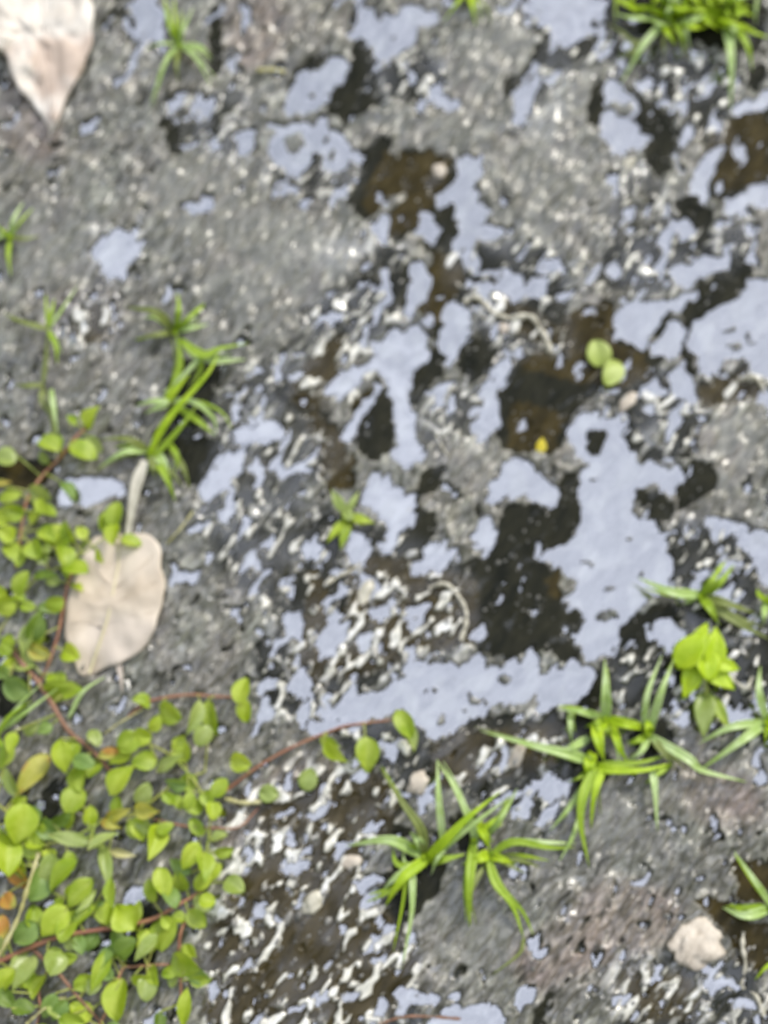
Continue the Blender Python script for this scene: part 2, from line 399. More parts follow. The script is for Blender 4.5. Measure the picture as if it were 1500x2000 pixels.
def fields(x, y):
    """height (m), soil classes and painted light tones at ground points"""
    px, py = unP(x, y)
    n60 = sn(px, py, 60, 1, 1.3); n26 = sn(px, py, 26, 2, 1.7); n12 = sn(px, py, 11, 3, 2.8); n6 = sn(px, py, 5.5, 4, 3.5); n35 = sn(px, py, 3.4, 5, 3.5)
    wx = px + 9 * sn(px, py, 22, 11, 1.6) + 6 * sn(px, py, 9, 13, 2.0)
    wy = py + 9 * sn(px, py, 22, 12, 1.6) + 6 * sn(px, py, 9, 14, 2.0)
    inside = sstep(-70, -20, px) * sstep(-70, -20, 1500 - px) * sstep(-70, -20, py) * sstep(-70, -20, 2000 - py)
    Wm = look(mW, wx, wy) * inside; D = look(mD, wx, wy) * inside
    S = look(mS, wx, wy) * inside; G = look(mG, px, py) * inside; O = look(mO, wx, wy) * inside; W_ = look(mR, px, py)
    edge = 1 - np.clip(np.abs(Wm - .5) * 2, 0, 1)
    w1 = Wm + .07 * edge + .34 * n12 * edge + .12 * n6 * edge
    # swirled films of water, black wet gaps and pale glints painted between them
    qx = px + 15 * sn(px, py, 30, 61, 1.2); qy = py + 15 * sn(px, py, 30, 62, 1.2)
    film = sn(qx, qy, 27, 21, 1.8) + .26 * sn(px, py, 11, 22, 2.2) + .35 * sn(px, py, 70, 23, 1.2)
    g2 = np.clip(G * 1.05, 0, 1)
    CH = look(mC, px, py) * inside
    w2 = np.clip(.5 + (film - .15 - .3 * (1 - g2) - .15 * CH) * 1.5, 0, 1) * sstep(.1, .4, G) * (1 - .85 * sstep(.3, .7, D)) * (1 - S)
    w3 = np.clip(.5 + (film - .68) * 1.1, 0, 1) * inside * (1 - S) * .98
    Wt = np.maximum(np.maximum(w1, w2 * .98), w3)
    specks = np.clip(n6 * .35 + n12 * .75 - .38, 0, 1) * 1.4           # mud standing out of the puddles
    curl = 1 - np.abs(sn(qx, qy, 44, 43, 1.6)) * 4.2
    pale = np.clip((sn(px, py, 18, 41, 2.2) + .4 * sn(px, py, 9, 42, 2.4) - .34) * 4, 0, 1) * (.05 + 1.2 * g2) * (1 - .7 * S)
    pale = np.clip(np.maximum(pale, np.clip(curl, 0, 1) * g2 * sstep(.15, .5, sn(px, py, 50, 44, 1.1))), 0, 1) * (1 - sstep(.2, .5, Wm))
    glint_fleck = np.clip((sn(px, py, 22, 45, 1.9) + .35 * sn(px, py, 9, 46, 2.4) - .12) * 4.5, 0, 1) * CH * (1 - .8 * sstep(.4, .8, look(mD, wx, wy)))  # painted glint flecks
    pale = pale * (1 - .8 * CH)
    pale = np.maximum(pale, glint_fleck * (1 - sstep(.2, .5, Wm)))
    O = np.maximum(O, .75 * CH)
    Wt = Wt - .7 * pale
    Wt = Wt - specks * (1 - sstep(.75, 1.05, Wm + .3 * n60)) * .5 - np.clip(sn(px, py, 13, 31) - .5, 0, 1) * .9
    band = sstep(.12, .40, Wt) * (.35 + .65 * sstep(.0, .5, sn(px, py, 40, 71, 1.2) + .35))       # dark meniscus reflection painted as a rim round each puddle
    pits = np.clip((-film - .02 + .40 * sstep(.3, .8, G) + .25 * sn(px, py, 50, 53, 1.2)) * 4, 0, 1) * (.15 + .85 * g2) * (1 - S)
    pits = np.maximum(pits, np.clip((sn(px, py, 24, 51) + .4 * sn(px, py, 10, 52) + .5 * n60 - .42) * 3, 0, 1) * .6 * (1 - .8 * S))
    wet = np.clip(1.1 * g2 + sstep(.02, .3, Wt) * inside, 0, 1) * (.35 + .65 * sstep(-.3, .3, sn(px, py, 80, 95, 1.2))) * (1 - .5 * S)
    wet = np.maximum(wet, .10 * inside)
    D0 = sstep(.10, .38, D)
    D = np.maximum(np.maximum(D0, pits), band * .9) * (1 - .95 * pale)
    h = np.clip((.5 - Wt) * 5.0, -1.6, 1.1)
    rough = (1 - .35 * S) * (1 - .75 * D)
    dry = np.clip((.5 - Wt) * 4, 0, 1)
    h = h + dry * (.9 + .9 * n60 + rough * (1.0 * n26 * (1 - .45 * wet) + (1 - .68 * wet) * (1.05 * n12 + .42 * n6 + .14 * n35)) - .8 * D + .5 * pale)
    h = np.where(Wt < .5, np.maximum(h, .06 + .12 * (n12 + 1)), np.minimum(h + .15 * n12, -.06))
    S = S * sstep(-.5, .3, sn(px, py, 40, 81, 1.5))
    pale = np.where(Wt > .5, 0, pale)
    return h * .001, D, S, G, O, W_, np.clip(pale, 0, 1), Wt, wet * (1 - .82 * np.clip(D, 0, 1))


# ------------------------------------------------------------------ materials
def mat(name):
    m = bpy.data.materials.new(name); m.use_nodes = True
    return m, m.node_tree, m.node_tree.nodes['Principled BSDF']


def link(t, a, b):
    t.links.new(a, b)


def mixc(t, f, a, b, mode='MIX'):
    n = t.nodes.new('ShaderNodeMix'); n.data_type = 'RGBA'; n.blend_type = mode
    for s, v in (('Factor', f), ('A', a), ('B', b)):
        if hasattr(v, 'is_output'):
            t.links.new(v, n.inputs[s])
        elif s == 'Factor':
            n.inputs[s].default_value = v
        else:
            n.inputs[s].default_value = (*v, 1)
    return n.outputs['Result']


def attr(t, name):
    n = t.nodes.new('ShaderNodeAttribute'); n.attribute_name = name
    return n.outputs['Fac']


def mth(t, op, a, b=0.0):
    n = t.nodes.new('ShaderNodeMath'); n.operation = op
    for i, v in enumerate((a, b)):
        if hasattr(v, 'is_output'):
            t.links.new(v, n.inputs[i])
        else:
            n.inputs[i].default_value = v
    return n.outputs[0]


def noise(t, scale, detail=4, rough=.6, stretch=None, coord='Object'):
    c = t.nodes.new('ShaderNodeTexCoord'); n = t.nodes.new('ShaderNodeTexNoise')
    n.inputs['Scale'].default_value = scale; n.inputs['Detail'].default_value = detail; n.inputs['Roughness'].default_value = rough
    src = c.outputs[coord]
    if stretch:
        a = t.nodes.new('ShaderNodeVectorRotate'); a.rotation_type = 'Z_AXIS'; a.inputs['Angle'].default_value = -SA
        t.links.new(src, a.inputs['Vector'])
        mp = t.nodes.new('ShaderNodeMapping'); mp.inputs['Scale'].default_value = (1 / stretch, 1, 1)
        t.links.new(a.outputs[0], mp.inputs['Vector']); src = mp.outputs[0]
    t.links.new(src, n.inputs['Vector'])
    return n.outputs['Fac']


def ramp(t, f, stops):
    n = t.nodes.new('ShaderNodeValToRGB'); e = n.color_ramp.elements
    while len(e) < len(stops):
        e.new(.5)
    for el, (p, c) in zip(e, stops):
        el.position = p; el.color = (*c, 1) if isinstance(c, tuple) else (c, c, c, 1)
    t.links.new(f, n.inputs['Fac'])
    return n.outputs['Color']


def mud():
    m, t, b = mat('wet_mud')
    fine = noise(t, 900, 5, .7, 5.0); mid = noise(t, 240, 6, .7, 3.4); big = noise(t, 28, 4, .6, 1.3)
    hue = noise(t, 55, 3, .5)
    base = ramp(t, mid, [(.32, (.048, .045, .034)), (.5, (.115, .110, .094)), (.66, (.26, .252, .225))])
    base = mixc(t, ramp(t, hue, [(.35, 0.0), (.6, .75)]), base, mixc(t, 1.0, base, (.93, 1.0, .92), 'MULTIPLY'))
    base = mixc(t, ramp(t, big, [(.45, 0.0), (.7, .7)]), base, mixc(t, 1.0, base, (1.13, 1.0, .9), 'MULTIPLY'))
    silt = ramp(t, mid, [(.30, (.080, .082, .064)), (.70, (.200, .198, .168))])
    base = mixc(t, mth(t, 'MULTIPLY', attr(t, 'silt'), .75), base, silt)
    base = mixc(t, mth(t, 'MULTIPLY', attr(t, 'warm'), .8), base, mixc(t, 1.0, base, (1.22, 1.0, 1.0), 'MULTIPLY'))
    speck = ramp(t, fine, [(.34, .72), (.52, 1.0), (.66, 1.35)])
    base = mixc(t, 1.0, base, speck, 'MULTIPLY')
    base = mixc(t, mth(t, 'MULTIPLY', attr(t, 'wet'), .8), base, mixc(t, 1.0, base, (.62, .60, .52), 'MULTIPLY'))      # sodden mud is darker
    base = mixc(t, mth(t, 'MULTIPLY', attr(t, 'pale'), .8), base, (.72, .70, .62))
    dk = mixc(t, attr(t, 'olive'), mixc(t, ramp(t, mid, [(.35, 0.0), (.7, 1.0)]), (.006, .007, .004), (.024, .023, .013)),
              mixc(t, ramp(t, mid, [(.35, 0.0), (.7, 1.0)]), (.018, .014, .004), (.056, .042, .014)))
    base = mixc(t, attr(t, 'dark'), base, dk)
    link(t, base, b.inputs['Base Color'])
    rg = mixc(t, attr(t, 'dark'), ramp(t, fine, [(.3, .24), (.7, .48)]), (.6, .6, .6))
    link(t, rg, b.inputs['Roughness'])
    sp = mth(t, 'SUBTRACT', .62, mth(t, 'MULTIPLY', attr(t, 'dark'), .57))
    link(t, sp, b.inputs['Specular IOR Level'])
    # a film of water over the mud
    link(t, attr(t, 'wet'), b.inputs['Coat Weight'])
    b.inputs['Coat IOR'].default_value = 2.5; b.inputs['Coat Roughness'].default_value = .19
    bp = t.nodes.new('ShaderNodeBump'); bp.inputs['Distance'].default_value = .0008
    link(t, mth(t, 'SUBTRACT', .6, mth(t, 'MULTIPLY', attr(t, 'dark'), .45)), bp.inputs['Strength'])
    link(t, mixc(t, .6, fine, mid), bp.inputs['Height'])
    link(t, bp.outputs[0], b.inputs['Normal'])
    return m


def watermat():
    m, t, b = mat('puddle_water')
    t.nodes.remove(b)
    o = t.nodes['Material Output']
    tr = t.nodes.new('ShaderNodeBsdfTransparent'); tr.inputs['Color'].default_value = (.80, .80, .72, 1)
    gl = t.nodes.new('ShaderNodeBsdfGlossy'); gl.inputs['Roughness'].default_value = .06
    gl.inputs['Color'].default_value = (1, 1, 1, 1)
    mxs = t.nodes.new('ShaderNodeMixShader')
    fr = t.nodes.new('ShaderNodeFresnel'); fr.inputs['IOR'].default_value = 1.33
    bp = t.nodes.new('ShaderNodeBump'); bp.inputs['Distance'].default_value = .0004; bp.inputs['Strength'].default_value = .10
    link(t, noise(t, 110, 2, .5, 1.4), bp.inputs['Height'])
    link(t, bp.outputs[0], gl.inputs['Normal'])
    link(t, mth(t, 'MINIMUM', mth(t, 'ADD', fr.outputs[0], WATER_R), 1.0), mxs.inputs['Fac'])
    link(t, tr.outputs[0], mxs.inputs[1]); link(t, gl.outputs[0], mxs.inputs[2])
    link(t, mxs.outputs[0], o.inputs['Surface'])
    return m


WATER_R = .275


def plantmat(name, c1, c2, scale=120, rough=.48, trans=.38, spot=None):
    m, t, b = mat(name)
    n = noise(t, scale, 3, .6)
    col = mixc(t, ramp(t, n, [(.35, 0.0), (.65, 1.0)]), c1, c2)
    if spot:
        col = mixc(t, ramp(t, noise(t, scale * .7, 2, .5), [(.5, 0.0), (.6, 1.0)]), col, spot)
    link(t, col, b.inputs['Base Color'])
    b.inputs['Roughness'].default_value = rough
    b.inputs['Specular IOR Level'].default_value = .5
    bp = t.nodes.new('ShaderNodeBump'); bp.inputs['Distance'].default_value = .0004; bp.inputs['Strength'].default_value = .4
    link(t, noise(t, 600, 3, .6), bp.inputs['Height']); link(t, bp.outputs[0], b.inputs['Normal'])
    if trans:
        tl = t.nodes.new('ShaderNodeBsdfTranslucent')
        link(t, mixc(t, 1.0, col, (1.25, 1.2, .7), 'MULTIPLY'), tl.inputs['Color'])
        ms = t.nodes.new('ShaderNodeMixShader'); ms.inputs['Fac'].default_value = trans
        link(t, b.outputs[0], ms.inputs[1]); link(t, tl.outputs[0], ms.inputs[2])
        link(t, ms.outputs[0], t.nodes['Material Output'].inputs['Surface'])
    return m


M = {
    'mud': mud(), 'water': watermat(),
    'g_bright': plantmat('grass_bright', (.34, .50, .008), (.48, .63, .03)),
    'g_mid': plantmat('grass_mid', (.27, .41, .012), (.40, .54, .06)),
    'g_pale': plantmat('grass_pale', (.38, .53, .13), (.56, .68, .36), rough=.3),
    'g_olive': plantmat('grass_olive', (.20, .24, .05), (.28, .33, .10)),
    'bright': plantmat('leaf_bright', (.34, .46, .015), (.47, .57, .07)),
    'mid': plantmat('leaf_mid', (.25, .37, .015), (.38, .48, .06)),
    'dark': plantmat('leaf_dark', (.10, .17, .015), (.17, .26, .035)),
    'pale': plantmat('leaf_pale', (.27, .36, .07), (.39, .47, .15), rough=.32),
    'lime': plantmat('leaf_lime', (.40, .56, .008), (.52, .66, .03)),
    'lemon': plantmat('leaf_lemon', (.42, .52, .10), (.54, .62, .22)),
    'teal': plantmat('leaf_teal', (.16, .27, .05), (.25, .36, .09)),
    'yellow': plantmat('leaf_yellow', (.42, .42, .05), (.55, .52, .13), spot=(.5, .25, .05)),
    'orange': plantmat('leaf_orange', (.42, .36, .06), (.50, .44, .12)),
    'red': plantmat('stem_red', (.22, .085, .05), (.33, .17, .09), trans=0, rough=.5),
    'brown': plantmat('stem_brown', (.16, .08, .045), (.26, .14, .09), trans=0, rough=.7),
    'gstem': plantmat('stem_green', (.22, .28, .04), (.30, .30, .07), trans=0),
    'straw': plantmat('straw', (.40, .37, .14), (.50, .47, .25), trans=.1),
    'bone': plantmat('glint_white', (.34, .32, .25), (.54, .51, .42), trans=0, rough=.35),
    'petal': plantmat('petal', (.60, .52, .02), (.72, .62, .08)),
    'pinkleaf': plantmat('bleached_leaf', (.60, .54, .47), (.84, .79, .73), scale=45, trans=.1, rough=.6, spot=(.50, .40, .33)),
    'dryleaf': plantmat('dry_leaf', (.46, .38, .29), (.66, .58, .48), scale=38, trans=.12, rough=.6, spot=(.54, .47, .40)),
    'rib': plantmat('leaf_rib', (.55, .50, .30), (.64, .58, .38), trans=0, rough=.5),
}


def stonemat():
    m, t, b = mat('cream_stone')
    a = noise(t, 220, 6, .7, 1.5)
    link(t, ramp(t, a, [(.3, (.25, .21, .17)), (.45, (.46, .40, .33)), (.7, (.62, .56, .48))]), b.inputs['Base Color'])
    b.inputs['Roughness'].default_value = .75
    bp = t.nodes.new('ShaderNodeBump'); bp.inputs['Distance'].default_value = .001; bp.inputs['Strength'].default_value = .8
    link(t, a, bp.inputs['Height']); link(t, bp.outputs[0], b.inputs['Normal'])
    return m


M['stone'] = stonemat()


# ------------------------------------------------------------------ helpers
def tag(o, label=None, cat=None, group=None, kind=None):
    for k, v in (('label', label), ('category', cat), ('group', group), ('kind', kind)):
        if v:
            o[k] = v


def empty(name, loc, label, cat, group=None):
    o = bpy.data.objects.new(name, None); C.objects.link(o)
    o.location = loc; o.empty_display_size = .005
    tag(o, label, cat, group)
    return o


def meshobj(name, verts, faces, mats, parent=None, idx=None, solid=0.0, loc=None, smooth=True, org=None):
    o0 = Vector(loc) if loc is not None else (Vector(org) if org is not None else Vector((0, 0, 0)))
    me = bpy.data.meshes.new(name)
    me.from_pydata([tuple(Vector(v) - o0) for v in verts], [], faces)
    for m in (mats if isinstance(mats, (list, tuple)) else [mats]):
        me.materials.append(m)
    if idx:
        me.polygons.foreach_set('material_index', idx)
    if smooth:
        me.polygons.foreach_set('use_smooth', [True] * len(me.polygons))
    me.update()
    o = bpy.data.objects.new(name, me); C.objects.link(o)
    if parent is not None:
        o.parent = parent
    elif loc is not None:
        o.location = loc
    if solid:
        s = o.modifiers.new('thickness', 'SOLIDIFY'); s.thickness = solid; s.offset = 0
    return o


def spline(pts, n):
    """Catmull-Rom through 3D points, n samples"""
    pts = [Vector(p) for p in pts]
    if len(pts) == 2:
        return [pts[0].lerp(pts[1], i / (n - 1)) for i in range(n)]
    q = [pts[0] * 2 - pts[1]] + pts + [pts[-1] * 2 - pts[-2]]
    out_ = []; seg = len(pts) - 1
    for i in range(n):
        t = i / (n - 1) * seg; k = min(int(t), seg - 1); t -= k
        a, b_, c, d = q[k:k + 4]
        out_.append(.5 * ((2 * b_) + (c - a) * t + (2 * a - 5 * b_ + 4 * c - d) * t * t + (3 * b_ - a - 3 * c + d) * t ** 3))
    return out_


def tube(pts, rad, n=7, sides=7):
    c = spline(pts, n); V = []; F = []
    for i, p in enumerate(c):
        d = (c[min(i + 1, n - 1)] - c[max(i - 1, 0)]).normalized()
        a = d.cross(Vector((0, 0, 1)))
        a = a.normalized() if a.length > 1e-4 else Vector((1, 0, 0)); b_ = d.cross(a)
        r = rad(i / (n - 1)) if callable(rad) else rad
        for k in range(sides):
            th = 2 * math.pi * k / sides
            V.append(p + (a * math.cos(th) + b_ * math.sin(th)) * r)
    for i in range(n - 1):
        for k in range(sides):
            F.append((i * sides + k, i * sides + (k + 1) % sides, (i + 1) * sides + (k + 1) % sides, (i + 1) * sides + k))
    F.append(tuple(range(sides))); F.append(tuple((n - 1) * sides + k for k in reversed(range(sides))))
    return V, F


def ribbon(pts, width, n=14, fold=.30, blunt=.0):
    """a grass blade: tapered, keeled along its middle"""
    c = spline(pts, n); V = []; F = []; tw = random.uniform(-.5, .5)
    for i, p in enumerate(c):
        s = i / (n - 1)
        d = (c[min(i + 1, n - 1)] - c[max(i - 1, 0)]).normalized()
        a = d.cross(Vector((0, 0, 1)))
        a = a.normalized() if a.length > 1e-4 else Vector((1, 0, 0)); nb = a.cross(d)
        roll = tw * (s - .3) * 1.6
        a2 = a * math.cos(roll) + nb * math.sin(roll); n2 = nb * math.cos(roll) - a * math.sin(roll)
        hw = width / 2 * (.62 + .38 * min(s * 3.5, 1)) * (1 - max(0, (s - .2) / .8) ** 1.35 * (1 - blunt)) + .0001
        for v in (-1, -.5, 0, .5, 1):
            V.append(p + a2 * hw * v + n2 * hw * fold * (abs(v) - .5) * 1.4)
    for i in range(n - 1):
        for k in range(4):
            F.append((i * 5 + k, i * 5 + k + 1, (i + 1) * 5 + k + 1, (i + 1) * 5 + k))
    return V, F


def gz(x, y):
    h = fields(np.array([x], float), np.array([y], float))[0][0]
    return max(float(h), 0.0)


def gp(px, py, dz=0.0):
    p = P(px, py, 0.0); z = gz(p.x, p.y) + dz
    return P(px, py, z)


# ------------------------------------------------------------------ the ground: one sheet
def axis(lo, hi, step):
    a = list(np.arange(lo, hi + step / 2, step)); s = step
    l, r_ = [], []
    x = a[-1]
    while x < 9:
        s *= 1.35; x += s; r_.append(x)
    s = step; x = a[0]
    while x > -9:
        s *= 1.35; x -= s; l.append(x)
    return np.array(l[::-1] + a + r_)


GX = axis(-.176, .176, .00040); GY = axis(-.222, .240, .00040)
XX, YY = np.meshgrid(GX, GY)
h, D, S, G, O, W_, PA, WT, WE = fields(XX.ravel(), YY.ravel())
nx, ny = len(GX), len(GY)


def gridmesh(name, x, y, z, nx, ny, keep=None):
    co = np.stack([x, y, z], 1).astype(np.float32)
    i = np.arange((ny - 1) * (nx - 1)); r_ = i // (nx - 1); c_ = i % (nx - 1)
    a = r_ * nx + c_
    q = np.stack([a, a + 1, a + nx + 1, a + nx], 1)
    me = bpy.data.meshes.new(name)
    me.vertices.add(len(co)); me.vertices.foreach_set('co', co.ravel())
    me.loops.add(q.size); me.loops.foreach_set('vertex_index', q.ravel().astype(np.int32))
    me.polygons.add(len(q)); me.polygons.foreach_set('loop_start', (np.arange(len(q)) * 4).astype(np.int32))
    me.polygons.foreach_set('use_smooth', np.ones(len(q), bool))
    me.update(calc_edges=True)
    return me


me = gridmesh('ground', XX.ravel(), YY.ravel(), h, nx, ny)
for nme, arr in (('dark', np.clip((D - .15) / .6, 0, 1)), ('silt', sstep(.2, .8, S)), ('olive', sstep(.3, .7, O)), ('warm', sstep(.2, .9, W_)), ('pale', PA), ('wet', WE)):
    at = me.attributes.new(nme, 'FLOAT', 'POINT'); at.data.foreach_set('value', arr.astype(np.float32))
me.materials.append(M['mud'])
ground = bpy.data.objects.new('ground', me); C.objects.link(ground)
tag(ground, 'wet grey mud with hollows, painted dark tree reflections and pale glints', 'ground', kind='structure')

# puddle water: one level sheet, the mud stands out of it
ix = np.where((GX > -.174) & (GX < .174))[0]; iy = np.where((GY > -.220) & (GY < .238))[0]
sub = np.ix_(iy, ix)
wX = XX[sub].ravel(); wY = YY[sub].ravel(); wT = WT.reshape(XX.shape)[sub].ravel(); wG = G.reshape(XX.shape)[sub].ravel()
wpx, wpy = unP(wX, wY)
rim = sstep(.95, .50, wT)                                       # the water climbs a little where it meets the mud
wz = .00013 * rim ** 1.5 + (.00004 + .00009 * rim + .00005 * wG) * sn(wpx, wpy, 15, 91, 1.6) + .00013 * sn(wpx, wpy, 40, 92, 1.6)
me = gridmesh('water', wX, wY, wz, len(ix), len(iy))
me.materials.append(M['water'])
water = bpy.data.objects.new('water', me); C.objects.link(water)
tag(water, 'still shallow puddle water mirroring a pale sky between the mud', 'water', kind='structure')


# ------------------------------------------------------------------ grit: crumbs nobody could count
def gritmat():
    m, t, b = mat('grit')
    c = attr(t, 'tone')
    link(t, ramp(t, c, [(0.0, (.035, .034, .028)), (.45, (.13, .127, .115)), (.75, (.26, .25, .23)), (1.0, (.52, .50, .44))]), b.inputs['Base Color'])
    b.inputs['Roughness'].default_value = .42; b.inputs['Specular IOR Level'].default_value = .6
    return m


def make_grit(n):
    rng = np.random.default_rng(3)
    x = rng.uniform(-.165, .165, n * 3); y = rng.uniform(-.212, .226, n * 3)
    hh, d_, s_, g_, o_, w_, p_, wt, we_ = fields(x, y)
    prob = (.5 + .3 * g_) * (1 - .8 * s_) * np.where(wt > .62, .05, 1) * (1 - .45 * sstep(.4, .6, d_))
    k = rng.uniform(0, 1, len(x)) < prob
    x, y, hh, g_, d_, wt = x[k][:n], y[k][:n], hh[k][:n], g_[k][:n], d_[k][:n], wt[k][:n]
    n = len(x)
    # a small rounded crumb: 14 vertices
    ring = [(math.cos(a), math.sin(a)) for a in [2 * math.pi * i / 6 for i in range(6)]]
    V = [(0, 0, 1)] + [(c * .8, s * .8, .5) for c, s in ring] + [(c, s, -.3) for c, s in ring] + [(0, 0, -.8)]
    F = [(0, 1 + i, 1 + (i + 1) % 6) for i in range(6)] + [(1 + i, 7 + i, 7 + (i + 1) % 6) for i in range(6)] + \
        [(1 + i, 7 + (i + 1) % 6, 1 + (i + 1) % 6) for i in range(6)] + [(13, 7 + (i + 1) % 6, 7 + i) for i in range(6)]
    V = np.array(V); F = np.array(F)
    sz = rng.uniform(.00022, .00060, n) * (1 + .6 * (rng.uniform(0, 1, n) > .93) * (1 + g_)) * (1 + .25 * g_)
    el = rng.uniform(1.0, 2.3, n); ang = SA + rng.normal(0, .35, n)
    v = np.repeat(V[None], n, 0) * (1 + rng.uniform(-.28, .28, (n, len(V), 1)))
    v[:, :, 0] *= (sz * el)[:, None]; v[:, :, 1] *= sz[:, None]; v[:, :, 2] *= (sz * rng.uniform(.5, .9, n))[:, None]
    ca, sa = np.cos(ang)[:, None], np.sin(ang)[:, None]
    vx = v[:, :, 0] * ca - v[:, :, 1] * sa + x[:, None]; vy = v[:, :, 0] * sa + v[:, :, 1] * ca + y[:, None]
    vz = v[:, :, 2] + np.maximum(hh, -.0002)[:, None] + .0001
    co = np.stack([vx, vy, vz], 2).reshape(-1, 3)
    fa = (F[None] + (np.arange(n) * len(V))[:, None, None]).reshape(-1, 3)
    me = bpy.data.meshes.new('grit')
    me.vertices.add(len(co)); me.vertices.foreach_set('co', co.astype(np.float32).ravel())
    me.loops.add(fa.size); me.loops.foreach_set('vertex_index', fa.astype(np.int32).ravel())
    me.polygons.add(len(fa)); me.polygons.foreach_set('loop_start', (np.arange(len(fa)) * 3).astype(np.int32))
    me.polygons.foreach_set('use_smooth', np.ones(len(fa), bool))
    me.update(calc_edges=True)
    tone = np.clip(rng.normal(.42, .2, n) + .3 * (rng.uniform(0, 1, n) < .06 + .10 * g_) - .15 * d_, 0, 1)
    at = me.attributes.new('tone', 'FLOAT', 'POINT'); at.data.foreach_set('value', np.repeat(tone, len(V)).astype(np.float32))
    me.materials.append(gritmat())
    o = bpy.data.objects.new('grit', me); C.objects.link(o)
    tag(o, 'loose crumbs of soil and pale sand grains strewn over the mud', 'grit', kind='stuff')


make_grit(4500)


# ------------------------------------------------------------------ grass
def tuft(center, label, blades, cat='grass tuft', name='grass_tuft', hub=True):
    """blades: (mat, width_px, [(px,py,height_mm), ...]) from root to tip"""
    c = gp(*center)
    root = empty(name, c, label, cat, 'grass tufts sprouting from the mud')
    for mt, wd, pts in blades:
        P3 = [P(px + (random.uniform(-5, 5) if 0 < i < len(pts) - 1 else 0), py + (random.uniform(-5, 5) if 0 < i < len(pts) - 1 else 0), gz(*P(px, py, 0).xy) * .5 + z * .001) for i, (px, py, z) in enumerate(pts)]
        V, F = ribbon(P3, wd * PX * .80)
        meshobj('blade', V, F, M[mt], root, solid=.00022, org=c)
        if len(blades) < 20 and wd > 11 and random.random() < .75:          # a thinner blade out of the same shoot
            jx, jy = random.uniform(-26, 26), random.uniform(-22, 22)
            P4 = [P(px + jx * i / 2 , py + jy * i / 2, max(z * .0008, .001)) for i, (px, py, z) in enumerate(pts)]
            P4[-1] = P4[-2].lerp(P4[-1], random.uniform(.55, .95))
            V, F = ribbon(P4, wd * PX * random.uniform(.35, .6))
            meshobj('blade', V, F, M[random.choice(['g_bright', 'g_mid', 'g_olive', 'g_pale'])], root, solid=.00018, org=c)
    if hub:
        V, F = tube([c + Vector((0, 0, -.001)), P(center[0], center[1], c.z + .005)], lambda s: .0016 * (1 - .5 * s), 4, 8)
        meshobj('crown', V, F, M['g_bright'], root, org=c)
    return root


def arc(b, t, mid=None, lift=9, tip=3, base=2):
    """root, middle, tip with a rise in between"""
    if mid is None:
        mid = ((b[0] + t[0]) / 2, (b[1] + t[1]) / 2)
    return [(b[0], b[1], base), (mid[0], mid[1], lift), (t[0], t[1], tip)]


B, Gm, Pa, Ol = 'g_bright', 'g_mid', 'g_pale', 'g_olive'
c1 = (1310, 36)
bl = [(Pa, 22, arc(c1, (1212, 165), (1258, 84), 10, 3)), (Ol, 14, arc((1262, 80), (1210, 113), (1238, 98), 6, 3)),
      (B, 24, arc(c1, (1232, 12), (1269, 20), 9, 5)), (Gm, 18, arc(c1, (1337, 108), (1330, 68))), (Ol, 12, arc(c1, (1296, 112), (1296, 70), 6)),
      (Pa, 14, arc((1345, 40), (1348, 98), (1344, 62))), (B, 14, arc(c1, (1280, -35), (1290, 0))), (B, 18, arc(c1, (1352, -25), (1335, 8))),
      (Pa, 26, arc((1320, 45), (1380, 30), (1352, 42), 11, 8)), (Ol, 16, [(1270, 80, 3), (1240, 80, 5), (1215, 66, 6), (1189, 47, 4)]),
      (Gm, 8, arc((1209, -20), (1203, 45), (1207, 10), 6)), (B, 12, arc((1245, -25), (1229, 16), (1238, -5), 6))]
for k in range(22):
    a = random.uniform(-math.pi, .12 * math.pi); L = random.uniform(50, 95)
    r0 = (c1[0] + random.uniform(-60, 60), c1[1] - random.uniform(-8, 40)); a += random.choice([0, 0, math.pi * .25])
    bl.append((random.choice([B, B, Pa]), random.uniform(13, 20), arc(r0, (r0[0] + L * math.cos(a), r0[1] + .8 * L * math.sin(a)), None, random.uniform(8, 16), 7)))
tuft(c1, 'left half of the dense top-right grass clump, one blade pointing at the drop-shaped puddle', bl)
c2 = (1412, 24)
bl = [(Pa, 24, arc(c2, (1427, 216), (1432, 113), 11, 2)), (Gm, 22, arc(c2, (1470, 139), (1454, 84), 10, 3)), (Pa, 10, arc((1481, -10), (1476, 50), (1481, 20), 8)),
      (B, 16, arc(c2, (1475, 32), (1448, 22), 10, 6)), (Pa, 20, arc(c2, (1440, 95), (1430, 60), 8, 5)), (B, 22, arc(c2, (1350, 42), (1380, 36), 9, 5))]
for k in range(30):
    a = random.uniform(-math.pi * 1.05, .25 * math.pi); L = random.uniform(45, 95)
    r0 = (c2[0] + random.uniform(-60, 50), c2[1] - random.uniform(-25, 40)); a += random.choice([0, 0, math.pi * .3])
    bl.append((random.choice([B, B, B, Pa]), random.uniform(13, 20), arc(r0, (r0[0] + L * math.cos(a), r0[1] + .8 * L * math.sin(a)), None, random.uniform(8, 16), 7)))
tuft(c2, 'dense bright grass tuft in the top right corner, long blade hanging over grey mud', bl)
c = (350, 88)
tuft(c, 'small star-shaped grass tuft near the top left beside the bleached leaf', [
    (Pa, 14, arc(c, (377, 15), (361, 52))), (Gm, 16, arc(c, (320, -15), (332, 42))), (Pa, 12, arc(c, (293, 205), (322, 122))),
    (Ol, 12, arc(c, (350, 165), (346, 128))), (Pa, 14, arc(c, (412, 168), (378, 116))), (Pa, 16, arc(c, (414, 114), (386, 94))),
    (Pa, 8, arc(c, (284, 97), (318, 82)))])
c = (20, 462)
